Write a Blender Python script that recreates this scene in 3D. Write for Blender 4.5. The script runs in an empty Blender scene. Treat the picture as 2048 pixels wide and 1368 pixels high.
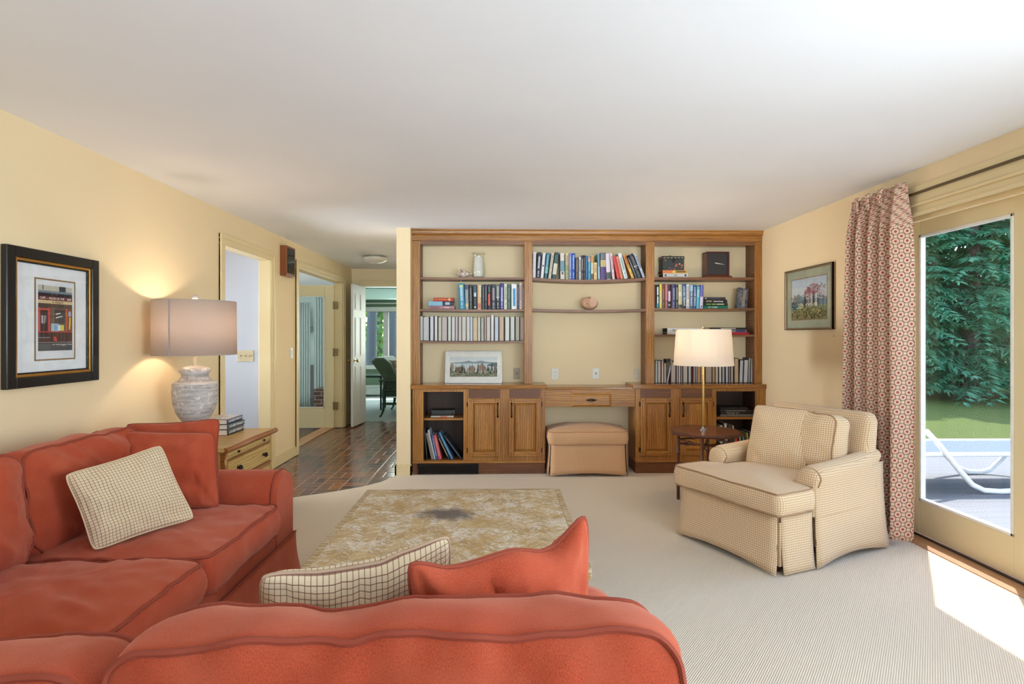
import bpy, math, random
from mathutils import Vector, Matrix, noise
random.seed(7)
S = bpy.context.scene
C = S.collection
PI = math.pi

# ------------------------------------------------------------------ camera
F, CX, CY, H, TH = 1130.0, 1022.56, 672.0, 1.372, 0.0221
cam = bpy.data.objects.new('camera', bpy.data.cameras.new('camera'))
C.objects.link(cam)
cam.location = (0, 0, H)
cam.rotation_euler = (PI / 2, 0, -TH)
cam.data.sensor_width = 36
cam.data.lens = 36 * F / 2048
cam.data.shift_x = (1024 - CX) / 2048
cam.data.shift_y = -(684 - CY) / 2048
cam.data.clip_start = 0.05
cam.data.clip_end = 200
S.camera = cam

# ------------------------------------------------------------------ light
S.view_settings.view_transform = 'Standard'
S.view_settings.look = 'None'
S.view_settings.gamma = 1
S.view_settings.use_curve_mapping = False
S.view_settings.exposure = 0.86
SUNV = Vector((-.71, -1.0, -2.065)).normalized()
w = bpy.data.worlds.new('sky'); S.world = w; w.use_nodes = True
nt = w.node_tree
sky = nt.nodes.new('ShaderNodeTexSky'); sky.sky_type = 'NISHITA'; sky.sun_disc = False
sky.sun_elevation = math.radians(59); sky.sun_rotation = math.radians(35)
nt.links.new(sky.outputs[0], nt.nodes['Background'].inputs[0])
nt.nodes['Background'].inputs[1].default_value = 0.5
sl = bpy.data.lights.new('sun', 'SUN'); sl.energy = 4.2; sl.angle = math.radians(.6); sl.color = (1, .97, .93)
so = bpy.data.objects.new('sun', sl); C.objects.link(so)
so.rotation_euler = SUNV.to_track_quat('-Z', 'Y').to_euler(); so.location = (6, 8, 9)

def area(name, loc, d, sx, sy, e, col=(1, 1, 1), spread=180):
    l = bpy.data.lights.new(name, 'AREA'); l.shape = 'RECTANGLE'; l.size = sx; l.size_y = sy
    l.energy = e; l.color = col; l.spread = math.radians(spread)
    o = bpy.data.objects.new(name, l); C.objects.link(o); o.location = loc
    o.rotation_euler = Vector(d).to_track_quat('-Z', 'Z').to_euler()
    return o
# added fill lamps with no known source; far_room_light: daylight at the far window
area('rear_fill_light', (.3, -6.5, 1.3), (0, 1, .04), 5.5, .9, 100, (.71, .865, 1), 90)  # added beyond the invented rear window to brighten the bookcase end
area('side_fill_light', (2.64, .1, 1.3), (-1, .5, .32), 1.8, 1.7, 50, (.71, .865, 1), 150)  # added at the invented side window, tilted up to brighten the ceiling
area('passage_fill_light', (-4.5, 5.0, 1.35), (1, 0, .02), 1.2, 1.9, 27, (.9, .95, 1), 75)  # added in the windowless passage to brighten the right wall
area('porch_fill_light', (-6.8, 8.8, 1.4), (1, 0, .1), 3, 1.8, 90, (.95, 1, .96))  # added to brighten the windowless porch room
area('far_room_light', (-1.0, 12.6, 1.5), (-.2, -1, 0), 3, 1.6, 60, (.85, 1, .93))

# ------------------------------------------------------------------ helpers
def lin(c):
    return tuple(((v / 255) / 12.92 if v / 255 <= .04045 else ((v / 255 + .055) / 1.055) ** 2.4) for v in c[:3])

def ray(x, y):
    u = (x - CX) / F; v = -(y - CY) / F; c, s = math.cos(TH), math.sin(TH)
    return Vector((u * c + s, -u * s + c, v))
def at(x, y, X=None, Y=None, Z=None):
    r = ray(x, y)
    t = X / r.x if X is not None else (Y / r.y if Y is not None else (Z - H) / r.z)
    return Vector((r.x * t, r.y * t, H + r.z * t))
def pX(x, Y): return at(x, CY, Y=Y).x
def pZ(x, y, Y): return at(x, y, Y=Y).z

class N:
    """small node-tree helper"""
    def __init__(s, name):
        s.m = bpy.data.materials.new(name); s.m.use_nodes = True; s.t = s.m.node_tree
        s.b = s.t.nodes['Principled BSDF']; s.o = s.t.nodes['Material Output']
    def n(s, typ, **k):
        d = s.t.nodes.new(typ)
        for a, v in k.items(): setattr(d, a, v)
        return d
    def l(s, a, b): s.t.links.new(a, b)
    def uv(s): return s.n('ShaderNodeTexCoord').outputs['UV']
    def obj(s): return s.n('ShaderNodeTexCoord').outputs['Object']
    def map(s, v, sc=(1, 1, 1), rot=(0, 0, 0), loc=(0, 0, 0)):
        d = s.n('ShaderNodeMapping'); s.l(v, d.inputs[0]); d.inputs['Scale'].default_value = sc
        d.inputs['Rotation'].default_value = rot; d.inputs['Location'].default_value = loc
        return d.outputs[0]
    def noise(s, v, sc=5, det=3, rough=.5, dist=0):
        d = s.n('ShaderNodeTexNoise'); s.l(v, d.inputs['Vector']); d.inputs['Scale'].default_value = sc
        d.inputs['Detail'].default_value = det; d.inputs['Roughness'].default_value = rough
        d.inputs['Distortion'].default_value = dist
        return d.outputs['Fac']
    def ma(s, op, a, b=None, c=None):
        d = s.n('ShaderNodeMath', operation=op)
        for i, q in enumerate((a, b, c)):
            if q is None: continue
            if isinstance(q, (int, float)): d.inputs[i].default_value = q
            else: s.l(q, d.inputs[i])
        return d.outputs[0]
    def mix(s, f, a, b, bt='MIX'):
        d = s.n('ShaderNodeMix', data_type='RGBA', blend_type=bt)
        for i, q in ((0, f), (6, a), (7, b)):
            if isinstance(q, (int, float)): d.inputs[i].default_value = q
            elif isinstance(q, (tuple, list)): d.inputs[i].default_value = (*lin(q), 1)
            else: s.l(q, d.inputs[i])
        return d.outputs[2]
    def ramp(s, f, stops):
        d = s.n('ShaderNodeValToRGB'); s.l(f, d.inputs[0]); e = d.color_ramp.elements
        while len(e) < len(stops): e.new(.5)
        for q, (p, c) in zip(e, stops): q.position = p; q.color = (*lin(c), 1)
        return d.outputs[0]
    def step(s, f, a, b):
        d = s.n('ShaderNodeMapRange'); s.l(f, d.inputs[0]); d.inputs[1].default_value = a; d.inputs[2].default_value = b
        return d.outputs[0]
    def sep(s, v):
        d = s.n('ShaderNodeSeparateXYZ'); s.l(v, d.inputs[0]); return d.outputs
    def comb(s, *a):
        d = s.n('ShaderNodeCombineXYZ')
        for i, q in enumerate(a):
            if isinstance(q, (int, float)): d.inputs[i].default_value = q
            else: s.l(q, d.inputs[i])
        return d.outputs[0]
    def col(s, c):
        if isinstance(c, (tuple, list)): s.b.inputs['Base Color'].default_value = (*lin(c), 1)
        else: s.l(c, s.b.inputs['Base Color'])
    def set(s, **k):
        for a, v in k.items():
            i = s.b.inputs[a.replace('_', ' ')]
            if isinstance(v, (int, float)): i.default_value = v
            elif isinstance(v, tuple): i.default_value = (*lin(v), 1)
            else: s.l(v, i)
    def bump(s, h, st=.3, d=.002):
        b = s.n('ShaderNodeBump'); s.l(h, b.inputs['Height']); b.inputs['Strength'].default_value = st
        b.inputs['Distance'].default_value = d; s.l(b.outputs[0], s.b.inputs['Normal'])

MC = {}
def flat(c, rough=.6, metal=0, name=None, spec=.5, var=.025):
    """plain painted / printed surface with a slight mottling"""
    k = (tuple(c), rough, metal)
    if k in MC: return MC[k]
    m = N(name or 'finish'); v = m.noise(m.obj(), 14, 3)
    m.col(m.mix(m.step(v, .3, .7), tuple(max(0, q * (1 - var)) for q in c), tuple(min(255, q * (1 + var)) for q in c)))
    m.set(Roughness=rough, Metallic=metal); m.b.inputs['Specular IOR Level'].default_value = spec
    MC[k] = m.m
    return m.m

def oak(name, horiz, base=(162, 104, 44), dark=(98, 54, 18), light=(194, 138, 66), rough=.38):
    m = N(name); v = m.uv()
    if horiz: v = m.map(v, rot=(0, 0, PI / 2))
    g = m.noise(m.map(v, (46, 1.6, 1)), 1, 6, .65, .9)
    g2 = m.noise(m.map(v, (6, .9, 1)), 1, 3, .5, 1.0)
    pores = m.noise(m.map(v, (210, 10, 1)), 1, 3, .6, .4)
    wv = m.n('ShaderNodeTexWave', wave_type='RINGS', rings_direction='Y'); m.l(m.map(v, (1.6, .24, 1), loc=(.2, .3, 0)), wv.inputs['Vector'])
    wv.inputs['Scale'].default_value = 9; wv.inputs['Distortion'].default_value = 5.5; wv.inputs['Detail'].default_value = 3
    wv.inputs['Detail Scale'].default_value = 1.6; wv.inputs['Detail Roughness'].default_value = .6
    c = m.mix(m.step(g2, .3, .72), base, light)
    c = m.mix(m.ma('MULTIPLY', m.step(wv.outputs['Fac'], .45, 1.0), .55), c, dark)
    c = m.mix(m.ma('MULTIPLY', m.step(g, .48, .75), .5), c, dark)
    c = m.mix(m.ma('MULTIPLY', m.step(pores, .55, .72), .4), c, dark)
    m.col(c); m.set(Roughness=rough); m.bump(g, .12, .001)
    return m.m
OV = oak('oak_upright', False); OH = oak('oak_rail', True)
OTOP = oak('oak_polished_top', True, (158, 104, 52), (104, 62, 26), (186, 132, 72), .16)
OSH = oak('oak_shelf', True, (126, 82, 50), (84, 48, 26), (150, 104, 68), .4)
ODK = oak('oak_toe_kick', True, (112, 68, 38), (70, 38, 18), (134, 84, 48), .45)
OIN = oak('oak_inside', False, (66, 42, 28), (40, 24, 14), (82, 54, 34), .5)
MAH = oak('mahogany', True, (112, 62, 36), (66, 30, 16), (140, 84, 52), .22)
MAHV = oak('mahogany_turned', False, (92, 50, 28), (48, 22, 12), (120, 68, 40), .3)
PINE = oak('antique_pine', True, (196, 160, 92), (150, 104, 48), (214, 182, 116), .4)
PINEV = oak('antique_pine_upright', False, (190, 158, 88), (146, 104, 48), (208, 180, 112), .45)
RUST = oak('worn_brown_edge', True, (140, 78, 32), (96, 48, 16), (178, 110, 54), .45)
THR = oak('oak_threshold', False, (180, 132, 92), (138, 92, 58), (200, 156, 118), .5)

def paint(name, c, rough=.75, bump=.05):
    m = N(name); v = m.noise(m.obj(), 1.3, 2)
    m.col(m.mix(v, tuple(q * .975 for q in c), tuple(min(255, q * 1.02) for q in c)))
    m.set(Roughness=rough); m.bump(m.noise(m.obj(), 160, 2), bump, .001)
    return m.m
WALL = paint('cream_yellow_wall', (238, 215, 174))
TRIM = paint('yellow_trim', (230, 208, 160), .45, .02)
DOORC = paint('cream_door_paint', (236, 219, 176), .4, .02)
CEIL = paint('white_ceiling', (245, 246, 250), .9)
WHITEW = paint('cool_white_wall', (192, 196, 208))
WDOOR = paint('white_door_paint', (226, 224, 222), .4, .02)
BLUEW = paint('pale_blue_grey_wall', (186, 200, 196))
GREENW = paint('sage_green_wall', (112, 132, 110))
SHADEC = paint('pale_teal_shade', (190, 212, 205))

def carpet(name, a, b):
    m = N(name); v = m.uv(); s = m.sep(m.map(v, rot=(0, 0, math.radians(38))))
    rib = m.ma('SINE', m.ma('MULTIPLY', s[0], 2 * PI / .0085))
    brk = m.noise(m.map(v, (1, 1, 1)), 260, 2); big = m.noise(v, 1.7, 3)
    h = m.ma('ADD', m.ma('MULTIPLY', rib, .5), brk)
    c = m.mix(m.step(h, -.1, 1.2), a, b)
    c = m.mix(m.ma('MULTIPLY', big, .12), c, tuple(q * .8 for q in a))
    m.col(c); m.set(Roughness=.95); m.b.inputs['Sheen Weight'].default_value = .2; m.bump(h, .5, .003)
    return m.m
CARP = carpet('beige_ribbed_carpet', (204, 185, 158), (240, 226, 204))
CARP2 = carpet('grey_blue_carpet', (150, 160, 160), (178, 188, 188))

def basket(name, s=.205, gloss=.16):
    """glazed floor bricks laid in a basket weave"""
    m = N(name); o = m.sep(m.uv()); x = m.ma('DIVIDE', o[0], s); y = m.ma('DIVIDE', o[1], s)
    fx, fy = m.ma('FLOOR', x), m.ma('FLOOR', y); gx, gy = m.ma('FRACT', x), m.ma('FRACT', y)
    par = m.ma('FLOORED_MODULO', m.ma('ADD', fx, fy), 2)
    inv = m.ma('SUBTRACT', 1, par)
    t = m.ma('ADD', m.ma('MULTIPLY', gx, par), m.ma('MULTIPLY', gy, inv))
    r = m.ma('ADD', m.ma('MULTIPLY', gy, par), m.ma('MULTIPLY', gx, inv))
    t2 = m.ma('MULTIPLY', t, 2); half = m.ma('FLOOR', t2); ft = m.ma('FRACT', t2)
    dt = m.ma('MULTIPLY', m.ma('MINIMUM', ft, m.ma('SUBTRACT', 1, ft)), s / 2)
    dr = m.ma('MULTIPLY', m.ma('MINIMUM', r, m.ma('SUBTRACT', 1, r)), s)
    d = m.ma('MINIMUM', dt, dr)
    brick = m.step(d, .0025, .006)
    wn = m.n('ShaderNodeTexWhiteNoise', noise_dimensions='3D'); m.l(m.comb(fx, fy, half), wn.inputs['Vector'])
    c = m.ramp(wn.outputs['Value'], [(0, (76, 46, 38)), (.3, (126, 72, 48)), (.55, (104, 70, 56)), (.8, (150, 88, 56)), (1, (84, 60, 54))])
    c = m.mix(m.ma('MULTIPLY', m.noise(m.uv(), 30, 4), .5), c, (70, 50, 42))
    c = m.mix(brick, (152, 130, 104), c)
    m.col(c)
    m.set(Roughness=m.ma('ADD', m.ma('MULTIPLY', m.noise(m.uv(), 22, 3), .16), m.ma('ADD', gloss - .05, m.ma('MULTIPLY', m.ma('SUBTRACT', 1, brick), .5))))
    hh = m.ma('ADD', m.step(d, 0, .012), m.ma('MULTIPLY', m.noise(m.uv(), 9, 2), .5))
    m.bump(m.ma('ADD', hh, m.ma('MULTIPLY', wn.outputs['Value'], .25)), .35, .004)
    return m.m
BRF = basket('basket_weave_brick_floor')

def brickwall(name, c1, c2, mort, bw=.2, bh=.066, rough=.8, horiz=True):
    m = N(name); t = m.n('ShaderNodeTexBrick'); m.l(m.uv(), t.inputs['Vector'])
    t.inputs['Color1'].default_value = (*lin(c1), 1); t.inputs['Color2'].default_value = (*lin(c2), 1)
    t.inputs['Mortar'].default_value = (*lin(mort), 1); t.inputs['Scale'].default_value = 1
    t.inputs['Brick Width'].default_value = bw; t.inputs['Row Height'].default_value = bh
    t.inputs['Mortar Size'].default_value = .006; t.inputs['Mortar Smooth'].default_value = .2
    m.col(t.outputs[0]); m.set(Roughness=rough); m.bump(t.outputs[1], -.5, .004)
    return m.m
BRW = brickwall('dark_red_brick', (96, 48, 40), (60, 36, 34), (170, 160, 150))
BRP = brickwall('dark_paver_floor', (74, 38, 34), (54, 34, 36), (110, 104, 100), .2, .1, .3)

def chenille(name, c, pale):
    m = N(name); v = m.uv(); o = m.obj()
    f = m.noise(m.map(v, (560, 300, 1)), 1, 3, .7); f2 = m.noise(o, 7, 4, .6); f3 = m.noise(o, 900, 2)
    k = m.mix(m.step(f, .35, .65), tuple(q * .80 for q in c), tuple(min(255, q * 1.06) for q in c))
    k = m.mix(m.ma('MULTIPLY', m.step(f2, .42, .72), .35), k, pale)
    m.col(k); m.set(Roughness=.92); m.b.inputs['Sheen Weight'].default_value = .45; m.b.inputs['Sheen Roughness'].default_value = .45
    m.b.inputs['Sheen Tint'].default_value = (*lin((255, 190, 165)), 1); m.b.inputs['Specular IOR Level'].default_value = .15
    m.bump(m.ma('ADD', f, m.ma('MULTIPLY', f3, .6)), .35, .0015)
    return m.m
RED = chenille('terracotta_chenille', (182, 76, 48), (192, 104, 76))
REDD = paint('terracotta_piping', (146, 62, 40), .9, .02)

def check(name, base, line, s, wd, soft=.4, line2=None):
    m = N(name); u = m.sep(m.uv())
    def ln(q):
        fr = m.ma('FRACT', m.ma('DIVIDE', q, s)); d = m.ma('MULTIPLY', m.ma('ABSOLUTE', m.ma('SUBTRACT', fr, .5)), s)
        return m.ma('SUBTRACT', 1, m.step(d, wd * .5, wd * .5 + .0006))
    a, b = ln(u[0]), ln(u[1])
    weave = m.noise(m.map(m.uv(), (1, 1, 1)), 700, 2)
    c = m.mix(m.step(weave, .3, .7), tuple(q * .95 for q in base), base)
    c = m.mix(m.ma('MULTIPLY', a, soft), c, line); c = m.mix(m.ma('MULTIPLY', b, soft), c, line2 or line)
    m.col(c); m.set(Roughness=.9); m.b.inputs['Sheen Weight'].default_value = .2
    m.bump(m.ma('ADD', weave, m.ma('ADD', a, b)), .25, .0008)
    return m.m
CHK = check('cream_windowpane_check', (244, 213, 170), (132, 88, 62), .0135, .0013, .8)
CHKO = check('apricot_windowpane_check', (226, 184, 140), (176, 108, 66), .0145, .002, .7)
CHKP = check('pillow_windowpane_check', (226, 202, 164), (118, 62, 48), .0130, .0012, .85)
PIPC = flat((170, 132, 96), .8, name='tan_piping'); PIPL = flat((226, 200, 160), .85, name='cream_cord')

def curtainmat():
    m = N('octagon_lattice_print'); u = m.sep(m.uv()); a = .0315
    p = m.ma('DIVIDE', m.ma('ADD', u[0], u[1]), 2 * a); q = m.ma('DIVIDE', m.ma('SUBTRACT', u[0], u[1]), 2 * a)
    fp = m.ma('SUBTRACT', m.ma('FRACT', p), .5); fq = m.ma('SUBTRACT', m.ma('FRACT', q), .5)
    x = m.ma('ABSOLUTE', m.ma('ADD', fp, fq)); y = m.ma('ABSOLUTE', m.ma('SUBTRACT', fp, fq))   # in units of a
    d = m.ma('MAXIMUM', m.ma('MAXIMUM', x, y), m.ma('MULTIPLY', m.ma('ADD', x, y), .74))
    rr = m.ma('SQRT', m.ma('ADD', m.ma('MULTIPLY', x, x), m.ma('MULTIPLY', y, y)))
    c = m.mix(m.step(d, .70, .73), (112, 72, 64), (232, 206, 174))        # outline / square
    c = m.mix(m.step(d, .58, .61), (238, 198, 174), c)                    # ring
    c = m.mix(m.step(rr, .24, .28), (166, 86, 74), c)
    # thin dark outline round the small squares
    dd = m.ma('MAXIMUM', m.ma('ABSOLUTE', m.ma('SUBTRACT', x, 1)), y)
    m.col(c); m.set(Roughness=.85); m.b.inputs['Sheen Weight'].default_value = .2
    tr = m.n('ShaderNodeBsdfTranslucent'); m.l(c, tr.inputs[0]); mx = m.n('ShaderNodeMixShader'); mx.inputs[0].default_value = .12
    m.l(m.b.outputs[0], mx.inputs[1]); m.l(tr.outputs[0], mx.inputs[2]); m.l(mx.outputs[0], m.o.inputs[0])
    return m.m
CURT = curtainmat()

def distress():
    m = N('distressed_parquet'); v = m.uv(); u = m.sep(v)
    # chevron strips
    st = .062; fx = m.ma('DIVIDE', u[0], st); cell = m.ma('FLOOR', fx)
    par = m.ma('FLOORED_MODULO', cell, 2); sg = m.ma('SUBTRACT', m.ma('MULTIPLY', par, 2), 1)
    q = m.ma('DIVIDE', m.ma('ADD', u[1], m.ma('MULTIPLY', m.ma('MULTIPLY', sg, u[0]), .8)), .052)
    wn = m.n('ShaderNodeTexWhiteNoise', noise_dimensions='2D'); m.l(m.comb(cell, m.ma('FLOOR', q), 0), wn.inputs['Vector'])
    gap = m.ma('SUBTRACT', 1, m.step(m.ma('ABSOLUTE', m.ma('SUBTRACT', m.ma('FRACT', q), .5)), .44, .5))
    c = m.ramp(wn.outputs['Value'], [(0, (178, 144, 92)), (.35, (192, 158, 104)), (.7, (202, 172, 122)), (1, (184, 150, 98))])
    c = m.mix(m.ma('MULTIPLY', m.ma('SUBTRACT', 1, gap), .35), c, (90, 66, 44))
    fine = m.noise(m.comb(m.ma('MULTIPLY', u[0], 12), m.ma('MULTIPLY', q, 9), 0), 1, 5, .75, .6)
    c = m.mix(m.ma('MULTIPLY', m.step(fine, .52, .7), .55), c, (140, 106, 66))
    wh = m.ma('ADD', m.ma('MULTIPLY', m.noise(v, 7, 5, .7), .42), m.ma('MULTIPLY', m.noise(m.comb(m.ma('MULTIPLY', u[0], 26), m.ma('MULTIPLY', q, 4.5), 0), 1, 5, .8, 1.0), .78))
    c = m.mix(m.ma('MULTIPLY', m.step(wh, .60, .665), .88), c, (232, 226, 214))
    gr = m.noise(m.map(v, (1, 1, 1), loc=(3, 1, 0)), 4, 5, .6)
    c = m.mix(m.ma('MULTIPLY', m.step(gr, .58, .8), .4), c, (146, 122, 92))
    # the charred patch near the middle
    dx = m.ma('DIVIDE', m.ma('SUBTRACT', u[0], -.27), .17); dy = m.ma('DIVIDE', m.ma('SUBTRACT', u[1], 2.93), .12)
    rr = m.ma('SQRT', m.ma('ADD', m.ma('MULTIPLY', dx, dx), m.ma('MULTIPLY', dy, dy)))
    rr = m.ma('ADD', rr, m.ma('MULTIPLY', m.ma('SUBTRACT', m.noise(v, 16, 4, .7), .5), 1.8))
    c = m.mix(m.ma('MULTIPLY', m.ma('SUBTRACT', 1, m.step(rr, .4, 1.1)), .85), c, (84, 78, 82))
    m.col(c); m.set(Roughness=.6); m.bump(m.ma('ADD', wh, gap), .5, .003)
    return m.m
DIST = distress()

def shade_mat(name, c, em, warm):
    m = N(name); v = m.noise(m.map(m.uv(), (1, 1, 1)), 260, 3); c2 = m.mix(v, tuple(q * .86 for q in c), c)
    d = m.n('ShaderNodeBsdfDiffuse'); t = m.n('ShaderNodeBsdfTranslucent'); x = m.n('ShaderNodeMixShader')
    m.l(c2, d.inputs[0]); m.l(c2, t.inputs[0]); x.inputs[0].default_value = .42
    m.l(d.outputs[0], x.inputs[1]); m.l(t.outputs[0], x.inputs[2]); m.l(x.outputs[0], m.o.inputs[0])
    return m.m
SHL = shade_mat('oatmeal_linen_shade', (222, 206, 194), 0, 0)
SHF = shade_mat('white_paper_shade', (244, 236, 226), 0, 0)

def glassmat(name, tint=(1, 1, 1), refl=.06):
    m = N(name); t = m.n('ShaderNodeBsdfTransparent'); t.inputs[0].default_value = (*tint, 1)
    g = m.n('ShaderNodeBsdfGlossy'); g.inputs['Roughness'].default_value = .01
    f = m.n('ShaderNodeLayerWeight'); f.inputs[0].default_value = .5; x = m.n('ShaderNodeMixShader')
    m.l(m.ma('ADD', refl, m.ma('MULTIPLY', m.ma('POWER', f.outputs['Facing'], 5), .9)), x.inputs[0]); m.l(t.outputs[0], x.inputs[1]); m.l(g.outputs[0], x.inputs[2]); m.l(x.outputs[0], m.o.inputs[0])
    return m.m
GLS = glassmat('window_glass', (.97, .985, .98)); GLG = glassmat('grey_door_glass', (.86, .93, .93))
VGL = glassmat('clear_vase_glass', (.95, .97, .96))
BRASS = flat((190, 158, 96), .25, 1, 'brass'); BRONZE = flat((74, 58, 46), .4, .8, 'dark_bronze'); OLDBR = flat((150, 126, 88), .4, .7, 'aged_brass')
IRON = flat((40, 32, 28), .5, .5, 'dark_iron'); STEEL = flat((190, 190, 190), .3, .9, 'steel'); BLACK = flat((22, 21, 22), .2, 0, 'black_lacquer')
GOLD = flat((190, 140, 66), .3, .8, 'gilt'); WHP = flat((232, 230, 226), .5, 0, 'white_board'); ALM = flat((206, 190, 156), .4, 0, 'almond_plastic')
PLW = flat((226, 224, 214), .4, 0, 'white_plastic')

# ------------------------------------------------------------------ mesh builder
WM = {}
class MB:
    def __init__(s): s.v = []; s.f = []; s.mi = []; s.uvs = {}
    def add(s, vs, fs, mi=0, uvs=None):
        b = len(s.v); s.v += [Vector(q) for q in vs]
        for k, f in enumerate(fs):
            if uvs: s.uvs[len(s.f)] = uvs[k]
            s.f.append([b + i for i in f]); s.mi.append(mi)
        return s
    def box(s, x0, x1, y0, y1, z0, z1, mi=0):
        x0, x1 = min(x0, x1), max(x0, x1); y0, y1 = min(y0, y1), max(y0, y1); z0, z1 = min(z0, z1), max(z0, z1)
        return s.add([(x0, y0, z0), (x1, y0, z0), (x1, y1, z0), (x0, y1, z0), (x0, y0, z1), (x1, y0, z1), (x1, y1, z1), (x0, y1, z1)],
                     [(3, 2, 1, 0), (4, 5, 6, 7), (0, 1, 5, 4), (1, 2, 6, 5), (2, 3, 7, 6), (3, 0, 4, 7)], mi)
    def poly(s, pts, mi=0): return s.add(pts, [list(range(len(pts)))], mi)
    def prism(s, pts, vec, mi=0):
        n = len(pts); a = [Vector(p) for p in pts]; v = Vector(vec)
        return s.add(a + [p + v for p in a], [list(range(n))[::-1], list(range(n, 2 * n))] + [(i, (i + 1) % n, n + (i + 1) % n, n + i) for i in range(n)], mi)
    def tube(s, pts, r, n=8, closed=False, mi=0):
        P = [Vector(p) for p in pts]; m = len(P); rings = []; up = None
        for i in range(m):
            if closed: t = P[(i + 1) % m] - P[i - 1]
            else: t = P[min(i + 1, m - 1)] - P[max(i - 1, 0)]
            if t.length < 1e-9: t = Vector((0, 0, 1))
            t.normalize()
            if up is None: up = Vector((0, 0, 1)) if abs(t.z) < .9 else Vector((1, 0, 0))
            a = t.cross(up)
            if a.length < 1e-6: a = t.cross(Vector((0, 1, 0)))
            a.normalize(); b = a.cross(t).normalized(); up = b
            rr = r[i] if isinstance(r, (list, tuple)) else r
            rings.append([P[i] + (a * math.cos(2 * PI * k / n) + b * math.sin(2 * PI * k / n)) * rr for k in range(n)])
        vs = [q for g in rings for q in g]; fs = []
        for i in range(m if closed else m - 1):
            j = (i + 1) % m
            for k in range(n): fs.append((i * n + k, i * n + (k + 1) % n, j * n + (k + 1) % n, j * n + k))
        if not closed: fs += [list(range(n)), list(range((m - 1) * n, m * n))[::-1]]
        return s.add(vs, fs, mi)
    def lathe(s, prof, c=(0, 0, 0), n=24, mi=0, caps=True, sx=1, sy=1):
        vs = []; m = len(prof)
        for r, z in prof:
            for k in range(n): vs.append((c[0] + r * sx * math.cos(2 * PI * k / n), c[1] + r * sy * math.sin(2 * PI * k / n), c[2] + z))
        fs = [(i * n + k, i * n + (k + 1) % n, (i + 1) * n + (k + 1) % n, (i + 1) * n + k) for i in range(m - 1) for k in range(n)]
        if caps: fs += [list(range(n))[::-1], list(range((m - 1) * n, m * n))]
        return s.add(vs, fs, mi)
    def grid(s, fn, nu, nv, mi=0, uvf=None):
        vs = [fn(i / nu, j / nv) for j in range(nv + 1) for i in range(nu + 1)]; fs = []; uvs = []
        for j in range(nv):
            for i in range(nu):
                q = [(i, j), (i + 1, j), (i + 1, j + 1), (i, j + 1)]
                fs.append([b * (nu + 1) + a for a, b in q])
                if uvf: uvs.append([uvf(a / nu, b / nv) for a, b in q])
        return s.add(vs, fs, mi, uvs if uvf else None)
    def xf(s, M): s.v = [M @ v for v in s.v]; return s
    def build(s, name, mats, parent=None, smooth=False, bevel=0, local=False, solid=0, angle=40, swap=False):
        me = bpy.data.meshes.new(name)
        M = Matrix.Identity(4)
        if parent is not None and not local: M = WM[parent.name].inverted()
        me.from_pydata([tuple(M @ v) for v in s.v], [], s.f)
        if not isinstance(mats, (list, tuple)): mats = [mats]
        for m in mats: me.materials.append(m)
        uvl = me.uv_layers.new(name='UVMap'); me.update()
        for p in me.polygons:
            p.material_index = s.mi[p.index]; p.use_smooth = smooth
            ex = s.uvs.get(p.index)
            a = s.v[s.f[p.index][0]]
            nr = Vector((0, 0, 0)); fv = [s.v[i] for i in s.f[p.index]]
            for i in range(len(fv)):
                q, r2 = fv[i], fv[(i + 1) % len(fv)]
                nr += Vector(((q.y - r2.y) * (q.z + r2.z), (q.z - r2.z) * (q.x + r2.x), (q.x - r2.x) * (q.y + r2.y)))
            ax = max(range(3), key=lambda i: abs(nr[i]))
            for k, li in enumerate(p.loop_indices):
                if ex: uvl.data[li].uv = ex[k]; continue
                v = fv[k]
                uvl.data[li].uv = ((v.y, v.z), (v.x, v.z), (v.x, v.y))[ax]
        if smooth: me.set_sharp_from_angle(angle=math.radians(angle))
        o = bpy.data.objects.new(name, me); C.objects.link(o)
        if parent is not None: o.parent = parent
        WM[o.name] = (WM[parent.name].copy() if parent is not None else Matrix.Identity(4))
        if bevel:
            b = o.modifiers.new('edge', 'BEVEL'); b.width = bevel; b.segments = 2; b.limit_method = 'ANGLE'; b.angle_limit = math.radians(50)
        if solid:
            b = o.modifiers.new('thickness', 'SOLIDIFY'); b.thickness = solid; b.offset = 0
        return o

def thing(name, label, cat, loc=(0, 0, 0), rotz=0, group=None, roty=0):
    o = bpy.data.objects.new(name, None); C.objects.link(o)
    o.location = loc; o.rotation_euler = (0, roty, rotz); o.empty_display_size = .1
    WM[o.name] = Matrix.Translation(Vector(loc)) @ Matrix.Rotation(rotz, 4, 'Z') @ Matrix.Rotation(roty, 4, 'Y')
    return tag(o, label, cat, group)
def tag(o, label, cat, group=None):
    o['label'] = label; o['category'] = cat
    if group: o['group'] = group
    return o
def struct(name, mb, m, **k):
    o = mb.build(name, m, **k)
    if k.get('parent') is None: o['kind'] = 'structure'
    return o
def BOX(*a): return MB().box(*a)

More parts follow.
